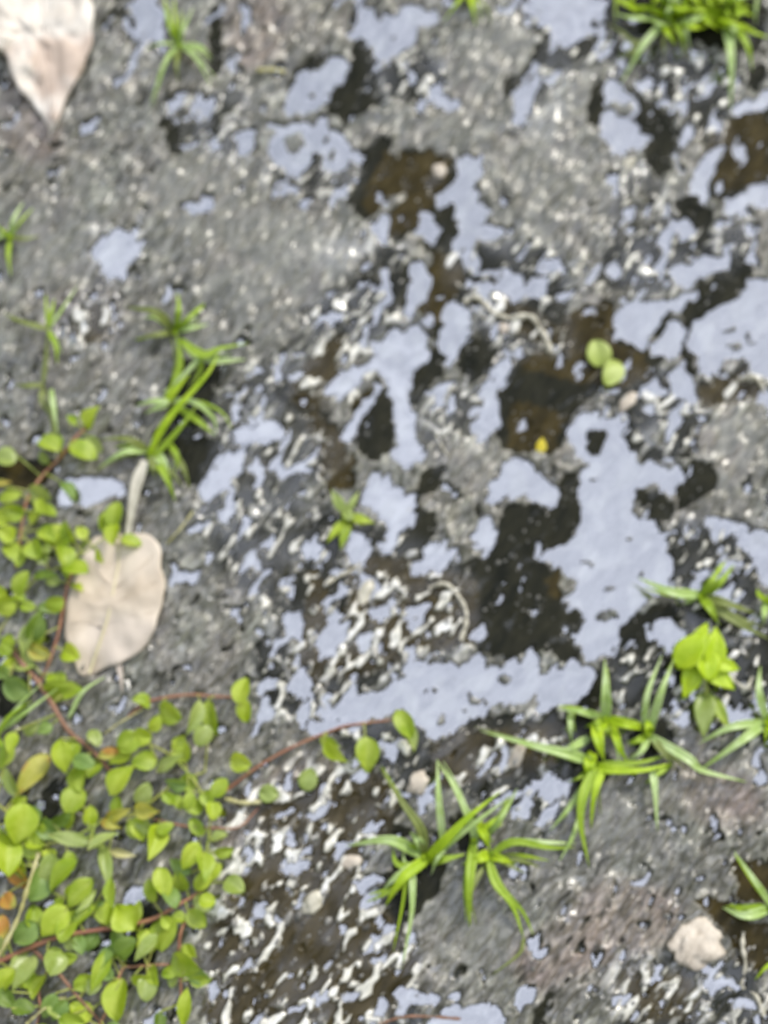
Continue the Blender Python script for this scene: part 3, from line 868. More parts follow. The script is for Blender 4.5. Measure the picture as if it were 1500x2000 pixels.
tuft(c, 'tiny pale grass seedling at the left edge on dry grey mud', [
    (Pa, 12, arc(c, (46, 394), (30, 428), 7)), (Pa, 12, arc(c, (-12, 478), (4, 462), 5)), (Ol, 10, arc(c, (76, 461), (48, 462), 5)),
    (Gm, 13, arc(c, (21, 540), (19, 500), 6)), (Gm, 12, arc(c, (-6, 440), (8, 452), 6))])
c = (912, -22)
tuft(c, 'few grass blades dipping in from the top edge above the lavender puddle', [
    (B, 12, arc(c, (866, 42), (892, 4), 8)), (B, 13, arc(c, (930, 52), (924, 10), 8)), (Ol, 9, arc(c, (960, 46), (948, 8), 6)), (Gm, 10, arc(c, (880, -50), None, 8))])
c = (84, 750)
tuft(c, 'thin jointed grass shoot left of the tall grass clump, above the round leaves', [
    ('g_olive', 11, [(112, 856, 2), (103, 805, 5), (84, 752, 7)]), ('g_olive', 11, [(84, 752, 6), (88, 700, 9), (93, 640, 12)]),
    (Ol, 15, arc((93, 642), (14, 620), (52, 634), 13, 9, 12)), (Gm, 12, arc((93, 640), (106, 583), (99, 612), 14, 12, 12)),
    (Pa, 7, arc((97, 640), (150, 560), (120, 602), 12, 10, 12)), (Gm, 14, arc((94, 644), (112, 712), (106, 676), 12, 8, 11)),
    (Ol, 13, arc((84, 752), (26, 751), (54, 754), 8, 4, 7)), (Ol, 13, arc((84, 755), (98, 815), (86, 788), 7, 3, 6)),
    (Pa, 14, arc((100, 760), (113, 850), (108, 800), 8, 4, 7))], hub=False)
c = (342, 648)
tuft(c, 'grass shoot with star of pale blades, upper part of the tall left clump', [
    (Ol, 24, arc(c, (246, 600), (300, 612), 11, 5)), (Gm, 14, arc(c, (346, 570), (345, 608), 11)), (Gm, 15, arc(c, (400, 598), (368, 623), 9)),
    (Pa, 14, arc(c, (407, 633), (372, 641), 7)), (Ol, 16, arc(c, (261, 662), (306, 652), 8)),
    (Gm, 20, [(334, 770, 2), (349, 709, 7), (344, 650, 9)]), (Gm, 22, [(351, 664, 8), (393, 692, 10), (432, 682, 11), (486, 670, 7)]),
    (Pa, 12, [(397, 692, 9), (355, 735, 7), (315, 771, 3)]), (Gm, 13, [(393, 703, 9), (387, 725, 6), (375, 756, 3)]),
    (Pa, 20, [(395, 700, 8), (430, 706, 8), (480, 702, 4)]), (B, 22, [(318, 796, 4), (340, 768, 8), (370, 730, 10)])])
c = (293, 880)
tuft(c, 'lower part of the tall left grass clump, two long blades leaning up right', [
    (B, 20, [(289, 896, 3), (310, 850, 9), (345, 800, 13), (404, 735, 15), (427, 690, 12)]),
    (Gm, 16, [(292, 900, 3), (330, 862, 8), (360, 828, 10), (384, 792, 9)]),
    (Pa, 18, arc(c, (193, 913), (244, 886), 8)), (Ol, 20, arc(c, (197, 858), (248, 861), 8)),
    (Pa, 15, arc((330, 785), (265, 792), (300, 786), 7, 3, 6)), (Pa, 14, arc((330, 790), (284, 808), (308, 797), 6, 3, 5)),
    (Pa, 14, [(338, 783, 5), (380, 788, 8), (412, 811, 7), (422, 850, 3)]), (Ol, 17, arc(c, (302, 934), (298, 908), 6)),
    (Gm, 22, arc(c, (343, 980), (324, 932), 8)), (Gm, 14, [(325, 860, 5), (350, 890, 7), (341, 925, 3)]),
    (Ol, 18, arc((330, 880), (371, 956), (357, 915), 6)), (Pa, 28, arc(c, (330, 925), (318, 902), 7, 4)), (Gm, 18, arc((340, 790), (420, 850), (385, 820), 6))])
c = (828, 1672)
tuft(c, 'grass tuft in the lower middle beside dark brown mud, left half of its clump', [
    (Ol, 23, [(830, 1672, 2), (820, 1623, 9), (782, 1562, 12), (742, 1500, 8)]), (Pa, 17, arc((866, 1656), (854, 1483), (860, 1556), 12, 9)),
    (Pa, 28, arc(c, (677, 1652), (756, 1644), 7, 3)), (Gm, 16, arc((832, 1690), (766, 1655), (782, 1690), 6)),
    (B, 27, arc((840, 1672), (752, 1770), (790, 1717), 9, 2)), (B, 24, [(835, 1676, 4), (865, 1646, 10), (916, 1598, 14), (977, 1546, 12)]),
    (Gm, 12, arc((800, 1720), (716, 1762), (760, 1742), 5)), (Pa, 10, arc((884, 1640), (842, 1708), (858, 1674), 8)),
    (Pa, 16, [(806, 1690, 4), (801, 1728, 7), (799, 1786, 6), (785, 1892, 2)]), (Gm, 18, arc((840, 1684), (910, 1668), (875, 1680), 7)),
    (Pa, 22, arc((828, 1660), (800, 1625), None, 8))])
c = (926, 1640)
tuft(c, 'right half of the lower middle grass clump, blades spread over smooth grey silt', [
    (Pa, 20, [(930, 1650, 3), (916, 1604, 9), (890, 1543, 12), (854, 1485, 9)]), (Pa, 14, arc((944, 1640), (1010, 1541), (982, 1592), 9)),
    (B, 14, arc(c, (986, 1588), (960, 1612), 8)), (Gm, 24, arc(c, (917, 1812), (912, 1722), 9, 2)), (Ol, 12, arc((954, 1680), (930, 1806), (922, 1744), 6)),
    (Gm, 22, [(954, 1674, 4), (967, 1722, 7), (999, 1764, 5), (1023, 1832, 2)]), (Gm, 18, [(955, 1672, 4), (999, 1647, 9), (1076, 1651, 7), (1122, 1655, 3)]),
    (Ol, 17, arc((965, 1672), (1054, 1694), (1012, 1678), 5)), (B, 23, arc((930, 1600), (958, 1662), (945, 1634), 9, 6)), (B, 26, arc((955, 1665), (915, 1690), (935, 1676), 7)),
    (Ol, 8, [(1023, 1832, 2), (1010, 1860, 3), (960, 1905, 2)]), (B, 20, arc((950, 1670), (1010, 1690), None, 7))])
c = (1160, 1486)
tuft(c, 'grass tuft below the large puddle with one long pale blade reaching left across the mud', [
    (Pa, 27, [(1160, 1490, 3), (1112, 1477, 8), (1036, 1454, 8), (938, 1427, 3)]), (Pa, 20, arc((1152, 1440), (1080, 1474), None, 8)),
    (B, 30, arc((1163, 1415), (1180, 1486), (1168, 1450), 9, 6, 5)), (B, 20, arc((1196, 1412), (1228, 1492), (1212, 1452), 8)),
    (B, 22, [(1165, 1496, 4), (1190, 1500, 7), (1253, 1503, 7), (1314, 1490, 3)]), (Gm, 25, [(1165, 1495, 4), (1145, 1545, 9), (1138, 1602, 8), (1151, 1694, 2)]),
    (B, 18, [(1180, 1500, 5), (1160, 1549, 9), (1154, 1618, 4)]), (Pa, 14, arc((1146, 1524), (1072, 1624), (1112, 1578), 7)), (Gm, 9, arc((1150, 1502), (1112, 1526), None, 5)),
    (Pa, 10, arc((1133, 1590), (1092, 1682), (1116, 1636), 5)), (B, 30, arc((1158, 1470), (1150, 1520), None, 7)), (Pa, 13, arc((1113, 1384), (1116, 1452), None, 6)),
    (Pa, 18, [(1274, 1505, 4), (1279, 1545, 6), (1284, 1622, 2)])])
c = (1183, 1402)
tuft(c, 'upright grass shoot with a broad blade touching the black bank of the large puddle', [
    (Pa, 27, arc((1183, 1408), (1181, 1287), (1182, 1350), 12, 8)), (Pa, 18, arc(c, (1088, 1384), (1136, 1388), 8)), (B, 22, arc(c, (1258, 1425), (1225, 1412), 8)),
    (B, 24, arc(c, (1168, 1450), None, 7)), (Gm, 14, arc(c, (1142, 1420), None, 7)), (Gm, 12, arc((1120, 1390), (1106, 1430), None, 5))])
c = (1268, 1434)
tuft(c, 'grass tuft with two narrow blades curving up toward the yellow-green lobed leaf', [
    (Pa, 16, arc((1258, 1428), (1293, 1280), (1262, 1356), 12, 9)), (Pa, 20, arc((1267, 1432), (1316, 1287), (1288, 1352), 13, 10)),
    (Pa, 24, [(1268, 1437, 3), (1340, 1486, 8), (1375, 1508, 6), (1458, 1527, 2)]), (Pa, 16, arc(c, (1226, 1486), (1256, 1468), 6)),
    (Gm, 18, arc(c, (1224, 1450), None, 6)), (Ol, 18, arc(c, (1320, 1500), (1298, 1470), 6)), (B, 26, arc(c, (1262, 1400), None, 7)), (Gm, 13, arc((1310, 1492), (1260, 1530), None, 5))])
c = (1498, 1410)
tuft(c, 'grass tuft cut by the right edge with two pale blades crossing to the left', [
    (Pa, 20, arc(c, (1485, 1300), (1484, 1350), 9)), (Pa, 20, arc(c, (1365, 1452), (1426, 1423), 8)), (Pa, 23, arc(c, (1366, 1505), (1440, 1447), 9)),
    (B, 18, arc(c, (1556, 1440), None, 8)), (B, 18, arc(c, (1545, 1350), None, 8)), (B, 16, arc(c, (1520, 1480), None, 8))])
c = (1368, 1164)
tuft(c, 'spreading grass tuft right of the puddle, above the yellow-green lobed leaf', [
    (Gm, 20, arc(c, (1411, 1098), (1390, 1130), 9)), (Gm, 20, arc((1376, 1162), (1434, 1102), (1406, 1132), 10)), (Pa, 26, [(1368, 1162, 3), (1314, 1154, 9), (1246, 1128, 6)]),
    (Ol, 24, arc(c, (1476, 1198), (1420, 1178), 9)), (Ol, 26, arc(c, (1505, 1250), (1430, 1212), 8)), (Gm, 24, arc(c, (1406, 1222), (1384, 1190), 8)), (Pa, 9, arc(c, (1336, 1180), None, 5))])
c = (1497, 1172)
tuft(c, 'little grass sprout at the right edge beside the spreading tuft', [
    (B, 14, arc(c, (1479, 1150), None, 6)), (Pa, 17, arc(c, (1492, 1220), None, 7)), (B, 16, arc(c, (1545, 1140), None, 7)), (B, 14, arc(c, (1540, 1200), None, 7))])
c = (1508, 1772)
tuft(c, 'grass tuft at the lower right edge with a broad blade above the cream stone', [
    (Pa, 16, [(1508, 1772, 3), (1472, 1722, 9), (1434, 1663, 6)]), (Pa, 24, arc(c, (1410, 1772), (1458, 1788), 8)), (Gm, 16, arc(c, (1415, 1770), (1460, 1768), 6)),
    (B, 18, arc(c, (1560, 1720), None, 8)), (B, 18, arc(c, (1560, 1800), None, 8)), (B, 10, arc((1520, 1875), (1474, 1914), (1498, 1890), 5))])
# a clump of stray blades at the left edge
c = (-6, 1432)
tuft(c, 'long green grass blades rising from the left edge over the creeping plant', [
    (Pa, 12, [(-6, 1432, 3), (50, 1385, 10), (112, 1345, 9)]), (Gm, 12, [(-10, 1445, 3), (20, 1400, 9), (62, 1368, 8)]), (Gm, 12, [(-6, 1440, 3), (4, 1470, 7), (2, 1520, 3)]),
    (Pa, 10, [(133, 1404, 4), (160, 1355, 8), (205, 1322, 5)])], hub=False)


# ------------------------------------------------------------------ leaves
def leafmesh(cx, cy, ln, wd, ang, z, shape='round', roll=0.0, fold=.22, pitch=0.0):
    """a leaf whose middle stands over pixel (cx, cy); ang: way to its tip, degrees clockwise from right in the picture"""
    c0 = P(cx, cy, z); a = -R(ang)
    d = Vector((math.cos(a), math.sin(a), 0)); s_ = Vector((-d.y, d.x, 0)); up = Vector((0, 0, 1))
    d2 = d * math.cos(pitch) + up * math.sin(pitch); u2 = up * math.cos(pitch) - d * math.sin(pitch)
    s2 = s_ * math.cos(roll) + u2 * math.sin(roll); u3 = u2 * math.cos(roll) - s_ * math.sin(roll)
    n, m_ = 11, 9; V = []; F = []
    wob = random.uniform(0, 6)
    for i in range(n):
        t = i / (n - 1)
        if shape == 'round':
            pr = math.sin(math.pi * min(max(t, .0), 1) ** .85) ** .58
        elif shape == 'ovate':
            pr = (math.sin(math.pi * t ** .72) ** .9)
        elif shape == 'obovate':
            pr = (math.sin(math.pi * t ** 1.5) ** .75)
        else:
            pr = math.sin(math.pi * t ** .8) ** 1.1
        hw = wd * PX / 2 * max(pr, .03)
        xx = (t - .5) * ln * PX
        for j in range(m_):
            v = j / (m_ - 1) * 2 - 1
            zz = fold * hw * abs(v) ** 1.2 - .18 * ln * PX * (t - .5) ** 2 * 2 + .035 * wd * PX * math.sin(v * 4 + t * 5 + wob)
            V.append(c0 + d2 * xx + s2 * hw * v + u3 * zz)
    for i in range(n - 1):
        for j in range(m_ - 1):
            F.append((i * m_ + j, i * m_ + j + 1, (i + 1) * m_ + j + 1, (i + 1) * m_ + j))
    return V, F, V[m_ // 2]


RUN = [   # material, radius_px, points, label
    ('red', 4.0, pl('180,828 150,852 120,890 78,935 50,985 38,1060 30,1110'), 'red creeping stem with round leaves at the left edge, above the beige dry leaf'),
    ('gstem', 3.0, pl('-20,1260 20,1200 60,1140 110,1110 150,1088 190,1062 222,1035'), 'green leafy runner climbing onto the top of the beige dry leaf'),
    ('red', 4.0, pl('145,1110 132,1143 123,1187 113,1240 97,1290 80,1330'), 'red stem running down the left side of the beige dry leaf'),
    ('brown', 7.0, pl('20,1262 45,1300 70,1327 100,1373 133,1427 173,1460 215,1505'), 'thick brown creeping stem slanting below the beige dry leaf'),
    ('red', 4.0, pl('250,1400 277,1378 300,1367 367,1357 420,1360 462,1362'), 'short bright red stem ending in a yellow-green leaf pair right of centre-left'),
    ('red', 3.6, pl('440,1545 500,1500 550,1470 603,1445 667,1420 707,1413 765,1406'), 'long pinkish runner reaching furthest right, to the foot of the large puddle'),
    ('gstem', 3.4, pl('-15,1670 30,1660 90,1650 150,1632 210,1600 270,1585 340,1530 400,1508'), 'yellowing runner with orange-spotted leaves across the middle of the leaf mass'),
    ('gstem', 3.4, pl('-20,1560 25,1600 55,1680 100,1740 160,1770 205,1812'), 'bright green runner with the largest leaves at the lower left edge'),
    ('red', 6.0, pl('-15,1885 67,1847 127,1827 213,1813 293,1797 343,1770 392,1742'), 'thick orange-red stem crossing the lower left leaves'),
    ('red', 4.0, pl('392,1750 357,1810 350,1847 353,1900 353,1960'), 'red stem dropping down to the bottom at the right rim of the leaf mass'),
    ('gstem', 3.4, pl('392,1742 396,1690 407,1640 408,1580 375,1520 325,1470 262,1442'), 'green stem with folded leaves along the right rim of the leaf mass'),
    ('red', 3.2, pl('180,2030 215,1960 238,1895 262,1888 320,1884 356,1888'), 'red stem with the brightest oblong leaf near the bottom edge'),
    ('brown', 4.5, pl('60,1850 113,1900 150,1945 200,2000'), 'dull brown stem running down to the bottom left'),
    ('red', 2.6, pl('300,1600 360,1613 417,1617 467,1615 505,1578'), 'thin dull red stem lying on brown mud right of the leaves'),
    ('gstem', 3.0, pl('-20,1040 25,1030 70,1070 120,1072 150,1100'), 'short leafy runner at the left edge between two red stems'),
    ('red', 3.0, pl('92,1895 76,1935 78,1975 60,2030'), 'small red stem in the bottom left corner'),
]
LEAVES = """180,815 50 44 -60 bright ovate
95,870 44 42 200 mid round
163,880 56 46 20 mid round
12,893 40 40 170 pale round
77,965 46 42 30 pale round
25,1000 42 36 190 mid round
90,1002 44 34 10 mid round
225,1005 52 38 -80 mid round
222,1043 40 36 100 bright round
257,1056 40 28 10 mid round
4,943 40 14 0 yellow narrow
13,1043 36 34 190 bright round
67,1073 42 38 60 mid round
87,1075 26 24 20 pale round
120,1062 44 38 -50 mid round
126,1085 44 40 80 mid round
148,1108 52 42 20 mid round
87,1123 52 20 0 dark narrow
40,1137 50 34 -60 mid round
10,1182 46 40 160 bright round
37,1167 26 22 30 mid round
107,1180 36 34 -30 mid round
70,1222 60 38 -75 dark ovate
50,1250 60 26 100 pale ovate
76,1274 44 30 20 yellow round
10,1268 30 28 180 mid round
30,1343 52 48 200 teal round
110,1347 52 46 -20 mid round
2,1312 34 26 200 dark round
277,1372 36 34 200 mid round
330,1393 50 44 30 mid round
380,1402 66 30 110 pale ovate
412,1402 66 34 75 mid ovate
473,1348 52 36 -80 bright round
477,1388 44 30 80 bright round
250,1450 46 42 150 mid round
278,1438 34 36 10 bright round
122,1478 62 38 80 bright ovate
470,1487 40 38 20 bright round
397,1437 42 34 120 pale round
163,1488 42 30 10 teal round
62,1512 92 40 125 yellow ovate
237,1522 68 48 130 bright obovate
150,1520 54 40 70 mid round
143,1563 52 46 110 mid round
40,1610 76 60 100 bright ovate
10,1665 84 60 70 bright round
60,1650 60 44 60 mid round
38,1712 60 36 50 yellow ovate
62,1590 40 34 -120 teal ovate
95,1620 50 36 30 teal round
303,1643 72 40 100 bright ovate
283,1612 54 30 60 pale ovate
322,1618 34 22 -30 mid round
285,1582 52 32 10 yellow narrow
228,1592 60 24 -20 yellow narrow
215,1610 40 20 20 yellow narrow
147,1640 92 26 10 pale narrow
120,1600 40 26 -30 dark round
200,1640 60 26 -30 pale narrow
238,1667 52 16 10 straw narrow
372,1672 56 34 120 bright ovate
400,1690 60 36 80 mid ovate
395,1722 40 28 130 bright round
368,1527 34 34 200 mid round
405,1560 34 26 60 mid round
416,1583 34 30 80 bright round
370,1563 30 22 100 mid round
330,1560 30 20 30 mid round
457,1730 40 36 20 pale round
405,1760 30 28 0 bright round
318,1722 54 34 70 bright round
335,1752 44 32 60 teal round
207,1690 90 24 75 pale narrow
216,1745 60 26 80 mid narrow
243,1790 58 56 50 bright obovate
320,1822 62 56 100 mid round
362,1882 54 50 30 mid round
284,1850 60 24 130 pale ovate
245,1850 44 38 -40 dark round
230,1952 72 50 95 bright round
287,1930 44 36 90 pale round
300,1900 30 26 60 mid round
107,1880 46 44 100 pale round
43,1895 72 46 110 pale ovate
12,1915 44 46 120 bright round
50,1822 50 42 140 teal round
105,1800 66 48 130 bright ovate
130,1815 50 36 110 mid round
155,1745 66 38 130 mid ovate
170,1760 56 14 125 pale narrow
75,1728 60 50 110 teal round
120,1707 72 42 130 mid ovate
95,1700 60 36 100 pale round
195,1895 76 30 110 mid narrow
205,1870 60 26 120 teal narrow
165,1785 60 30 130 mid narrow
183,1925 34 26 120 pale round
360,1972 70 26 95 bright narrow
45,1968 40 32 0 dark round
140,1996 44 34 10 mid round
10,1950 40 30 40 dark round
310,1995 30 24 90 dark round
15,1760 36 30 30 yellow round
5,1810 40 26 80 yellow round
652,1470 64 28 40 bright ovate
645,1452 40 22 20 mid narrow
717,1474 66 44 85 mid ovate
790,1414 56 34 60 mid round
802,1440 52 26 70 pale ovate
10,1480 50 30 120 mid narrow
20,1530 60 26 60 pale round
185,1440 36 26 60 pale round
215,1470 44 22 -20 yellow narrow
330,1490 60 24 -30 pale narrow
60,1425 36 20 -30 pale round
22,1450 40 26 100 bright ovate""".split('\n')

run_nodes = []
run_root = []
for mt, rad, pts, label in RUN:
    big = rad > 5.5
    z0 = .0022 + rad * PX * .6
    P3 = []
    for i, q in enumerate(pts):
        e = min(i, len(pts) - 1 - i)
        g_ = gz(*P(q[0], q[1], 0).xy)
        zz = g_ + rad * PX * .8 + (.0015 if e else -.0004) + random.uniform(0, .0018) * (1 if e else 0)
        P3.append(P(q[0], q[1], zz))
    c0 = P3[0].copy(); c0.z = 0
    root = empty('creeping_plant', c0, label, 'creeping plant', 'creeping plants with small round leaves')
    V, F = tube(P3, lambda s, r=rad: r * .85 * PX * (1 - .35 * s) * (1 + .12 * math.sin(s * 40)), max(18, len(P3) * 5), 8)
    meshobj('stem', V, F, M[mt], root, org=c0)
    run_root.append((root, c0, mt))
    run_nodes.append(spline(P3, 40))


def add_leaf(cx, cy, ln, wd, ang, mt, shape, z=None, only=None):
    best = None; q = P(cx, cy, .004)
    for r_i, nodes in enumerate(run_nodes):
        if only is not None and r_i != only:
            continue
        for s_p in nodes:
            dd = (s_p.xy - q.xy).length
            if best is None or dd < best[0]:
                best = (dd, r_i, s_p)
    root, c0, smt = run_root[best[1]]
    if z is None:
        z = random.uniform(.005, .0115)
    z = max(z, best[2].z + .001)
    V, F, base = leafmesh(cx, cy, ln * 1.06, wd * 1.04, ang, z, shape, random.uniform(-.7, .7), random.uniform(.12, .55), random.uniform(-.3, .5))
    nleaf = len(F)
    # its own short stalk down to the runner
    mid = (base + best[2]) / 2 + Vector((0, 0, .001))
    tv, tf = tube([base, mid, best[2]], .00035, 6, 6)
    k = len(V); V = V + tv; F = F + [tuple(i + k for i in f) for f in tf]
    o = meshobj('leaf', V, F, [M[mt], M['gstem']], root, idx=[0] * nleaf + [1] * len(tf), org=c0)
    return o


for line in LEAVES:
    a = line.split()
    x, y = map(float, a[0].split(','))
    add_leaf(x, y, float(a[1]), float(a[2]), float(a[3]), a[4], a[5])
# lower, duller leaves in pairs along the runners inside the mass
for r_i, (mt, rad, pts, label) in enumerate(RUN):
    if r_i in (4, 5, 13):
        continue
    nn = max(2, int(sum(math.dist(pts[i], pts[i + 1]) for i in range(len(pts) - 1)) / 48))
    for k in range(nn):
        t = (k + random.uniform(.2, .8)) / nn * (len(pts) - 1); i = min(int(t), len(pts) - 2); f = t - i
        x = pts[i][0] * (1 - f) + pts[i + 1][0] * f; y = pts[i][1] * (1 - f) + pts[i + 1][1] * f
        da = math.degrees(math.atan2(pts[i + 1][1] - pts[i][1], pts[i + 1][0] - pts[i][0]))
        for sgn in (-1, 1):
            if random.random() < .25:
                continue
            an = da + sgn * random.uniform(45, 100); ln = random.uniform(28, 48)
            dd = ln * random.uniform(.6, 1.3)
            add_leaf(x + dd * math.cos(R(an)), y + dd * math.sin(R(an)), ln, ln * random.uniform(.6, .85), an,
                     random.choice(['mid', 'mid', 'teal', 'mid', 'pale', 'bright', 'bright']), random.choice(['round', 'ovate']), random.uniform(.003, .005), r_i)


# ------------------------------------------------------------------ outline leaves (the two dead ones, the lobed green one)
def outline_leaf(pts, zfun, rings=14, nb=72):
    n = len(pts); L = [0]
    for i in range(n):
        L.append(L[-1] + math.dist(pts[i], pts[(i + 1) % n]))
    bd = []
    for k in range(nb):
        t = k / nb * L[-1]
        i = max(j for j in range(n) if L[j] <= t); f = (t - L[i]) / (L[i + 1] - L[i])
        a, b_ = pts[i], pts[(i + 1) % n]; bd.append((a[0] + (b_[0] - a[0]) * f, a[1] + (b_[1] - a[1]) * f))
    cx_ = sum(p[0] for p in bd) / nb; cy_ = sum(p[1] for p in bd) / nb
    bd = [(cx_ + (p[0] - cx_) * (1 + .055 * wav(p[0], p[1], 26, 7)), cy_ + (p[1] - cy_) * (1 + .055 * wav(p[0], p[1], 22, 8))) for p in bd]
    bd = [tuple((bd[k - 1][j] + 2 * bd[k][j] + bd[(k + 1) % nb][j]) / 4 for j in (0, 1)) for k in range(nb)]
    cx = sum(p[0] for p in bd) / nb; cy = sum(p[1] for p in bd) / nb
    V = [P(cx, cy, zfun(cx, cy, 0))]; F = []
    for r_ in range(1, rings + 1):
        s = r_ / rings
        for p in bd:
            x = cx + (p[0] - cx) * s; y = cy + (p[1] - cy) * s
            V.append(P(x, y, zfun(x, y, s)))
    for k in range(nb):
        F.append((0, 1 + k, 1 + (k + 1) % nb))
    for r_ in range(rings - 1):
        for k in range(nb):
            a = 1 + r_ * nb; F.append((a + k, a + nb + k, a + nb + (k + 1) % nb, a + (k + 1) % nb))
    return V, F


def wav(x, y, s1, seed):
    return float(perlin(np.array([x / s1 + seed]), np.array([y / s1]), seed)[0])


def zdry(x, y, s):
    # distance from the midrib
    d = abs((x - 222) + (y - 1110) * .24)
    return .0035 + .0022 * min(d / 60, 1.3) + .0017 * wav(x, y, 50, 3) + .0004 * wav(x, y, 18, 4) - .0012 * s ** 4


c0 = P(225, 1180, 0)
root = empty('dry_leaf', c0, 'beige heart-shaped dry leaf lying on the mud beside the red stem', 'dead leaf')
V, F = outline_leaf(pl('157,1112 160,1080 180,1052 207,1043 240,1047 280,1037 300,1050 315,1067 316,1110 323,1150 318,1180 310,1200 300,1233 283,1263 253,1290 227,1297 200,1307 173,1322 157,1322 140,1283 127,1247 128,1183 143,1143'), zdry)
meshobj('blade', V, F, M['dryleaf'], root, solid=.0003, org=c0)
V, F = tube([P(x, y, zdry(x, y, .3) + .0004) for x, y in pl('228,1062 232,1095 222,1150 212,1200 195,1255 174,1315')], lambda s: .0003 + .0002 * s, 26, 6)
meshobj('midrib', V, F, M['rib'], root, org=c0)
for s_ in ('222,1150 260,1120 300,1085', '216,1185 255,1160 308,1135', '208,1215 250,1205 300,1195', '222,1150 190,1115 170,1085', '214,1195 180,1165 145,1150', '205,1225 170,1215 140,1215'):
    V, F = tube([P(x, y, zdry(x, y, .6) + .0003) for x, y in pl(s_)], lambda s: .00022 * (1 - .6 * s), 12, 5)
    meshobj('side_vein', V, F, M['dryleaf'], root, org=c0)
V, F = ribbon([P(228, 1285, .004), P(236, 1320, .0035), P(238, 1355, .002)], .0022)
meshobj('torn_flap', V, F, M['dryleaf'], root, solid=.0002, org=c0)


def zpink(x, y, s):
    d = abs((x - 90) - (y - 100) * .05)
    return .006 + .003 * min(d / 70, 1.4) + .003 * wav(x, y, 50, 8) + .0014 * wav(x, y, 17, 9) - .002 * s ** 4


c0 = P(80, 60, 0)
root = empty('bleached_leaf', c0, 'pale pinkish-white bleached leaf curling in the top left corner', 'dead leaf')
V, F = outline_leaf(pl('-60,-60 60,-80 160,-60 176,-14 186,24 178,52 182,84 168,104 166,138 150,148 140,182 128,190 116,232 104,262 92,238 72,220 58,190 34,178 30,150 16,134 20,112 0,98 -20,96 -60,80'), zpink)
meshobj('blade', V, F, M['pinkleaf'], root, solid=.0004, org=c0)
V, F = tube([P(x, y, zpink(x, y, .3) + .0004) for x, y in pl('80,-50 86,20 92,100 98,170 104,232')], lambda s: .0006 * (1 - .4 * s), 20, 6)
meshobj('midrib', V, F, M['pinkleaf'], root, org=c0)
V, F = tube([P(104, 230, .006), P(100, 252, .004), P(98, 268, .0015)], .0005, 10, 7)
meshobj('stalk', V, F, M['pinkleaf'], root, org=c0)

c0 = P(1380, 1300, 0)
root = empty('seedling', c0, 'yellow-green seedling with broad lobed leaves between the grass tufts at right', 'seedling')


for x, y, ln, wd, an, z, mt, sh in ((1350, 1268, 90, 56, -52, .010, 'lime', 'ovate'), (1396, 1266, 86, 44, -82, .009, 'lime', 'ovate'), (1368, 1246, 66, 34, -66, .0085, 'lime', 'ovate'), (1418, 1300, 56, 30, 12, .009, 'lime', 'ovate'),
                                    (1404, 1322, 74, 42, 40, .008, 'lime', 'ovate'), (1350, 1326, 80, 42, 112, .007, 'lime', 'ovate'),
                                    (1382, 1300, 60, 50, 80, .0095, 'lime', 'round'), (1376, 1392, 96, 40, 98, .006, 'pale', 'ovate'),
                                    (1404, 1388, 78, 26, 62, .005, 'mid', 'ovate'), (1336, 1290, 40, 26, 190, .006, 'yellow', 'round')):
    V, F, b_ = leafmesh(x, y, ln, wd, an, z, sh, random.uniform(-.3, .3), .25, random.uniform(-.1, .2))
    meshobj('leaf', V, F, M[mt], root, solid=.0002, org=c0)
V, F = tube([P(1382, 1262, .0095), P(1380, 1305, .007), P(1380, 1360, .005), P(1386, 1340, .0)], .0006, 12, 7)
meshobj('stem', V, F, M['gstem'], root, org=c0)


def seedling(name, center, leaves, label, cat='seedling'):
    c0 = gp(*center)
    root = empty(name, c0, label, cat)
    for x, y, ln, wd, an, z, mt, sh in leaves:
        V, F, b_ = leafmesh(x, y, ln, wd, an, z, sh, random.uniform(-.2, .2), .2, .1)
        meshobj('leaf', V, F, M[mt], root, solid=.0002, org=c0)
    V, F = tube([c0 + Vector((0, 0, -.001)), P(center[0], center[1], leaves[0][5])], .0006, 4, 7)
    meshobj('stem', V, F, M['gstem'], root, org=c0)


seedling('seedling', (1183, 712), [(1169, 689, 58, 50, -110, .004, 'lemon', 'round'), (1197, 728, 62, 44, -240, .004, 'lemon', 'round')],
         'pair of small pale yellow-green leaves over the dark hollow at right')
seedling('seedling', (679, 1006), [(704, 1014, 56, 20, 15, .005, 'bright', 'narrow'), (658, 1034, 66, 18, 128, .005, 'bright', 'narrow'), (673, 1044, 62, 20, 105, .0045, 'mid', 'narrow'),
                                   (688, 982, 54, 14, -60, .004, 'pale', 'narrow'), (661, 980, 58, 22, -122, .0055, 'pale', 'narrow'), (680, 1006, 28, 22, 30, .006, 'pale', 'round')],
         'tiny star-shaped green sprout in the middle, at the tip of a pointed puddle')

# ------------------------------------------------------------------ loose pieces
c0 = P(1057, 870, .0)
V, F, _ = leafmesh(1057, 870, 34, 22, -75, .0022, 'ovate', .3, .3)
o = meshobj('petal', V, F, M['petal'], solid=.0003, loc=c0); tag(o, 'tiny bright yellow petal in the dark olive hollow', 'petal')
for x, y, ln, wd, an, lab in ((602, 1522, 44, 36, -70, 'round pale green petal on pebbly mud above the dark brown trough'),
                              (525, 1550, 38, 34, 10, 'pale green petal lying just below the long pinkish runner'),):
    V, F, _ = leafmesh(x, y, ln, wd, an, .004, 'round', .1, .3)
    o = meshobj('petal', V, F, M['pale'], solid=.0004, loc=P(x, y, 0)); tag(o, lab, 'petal')


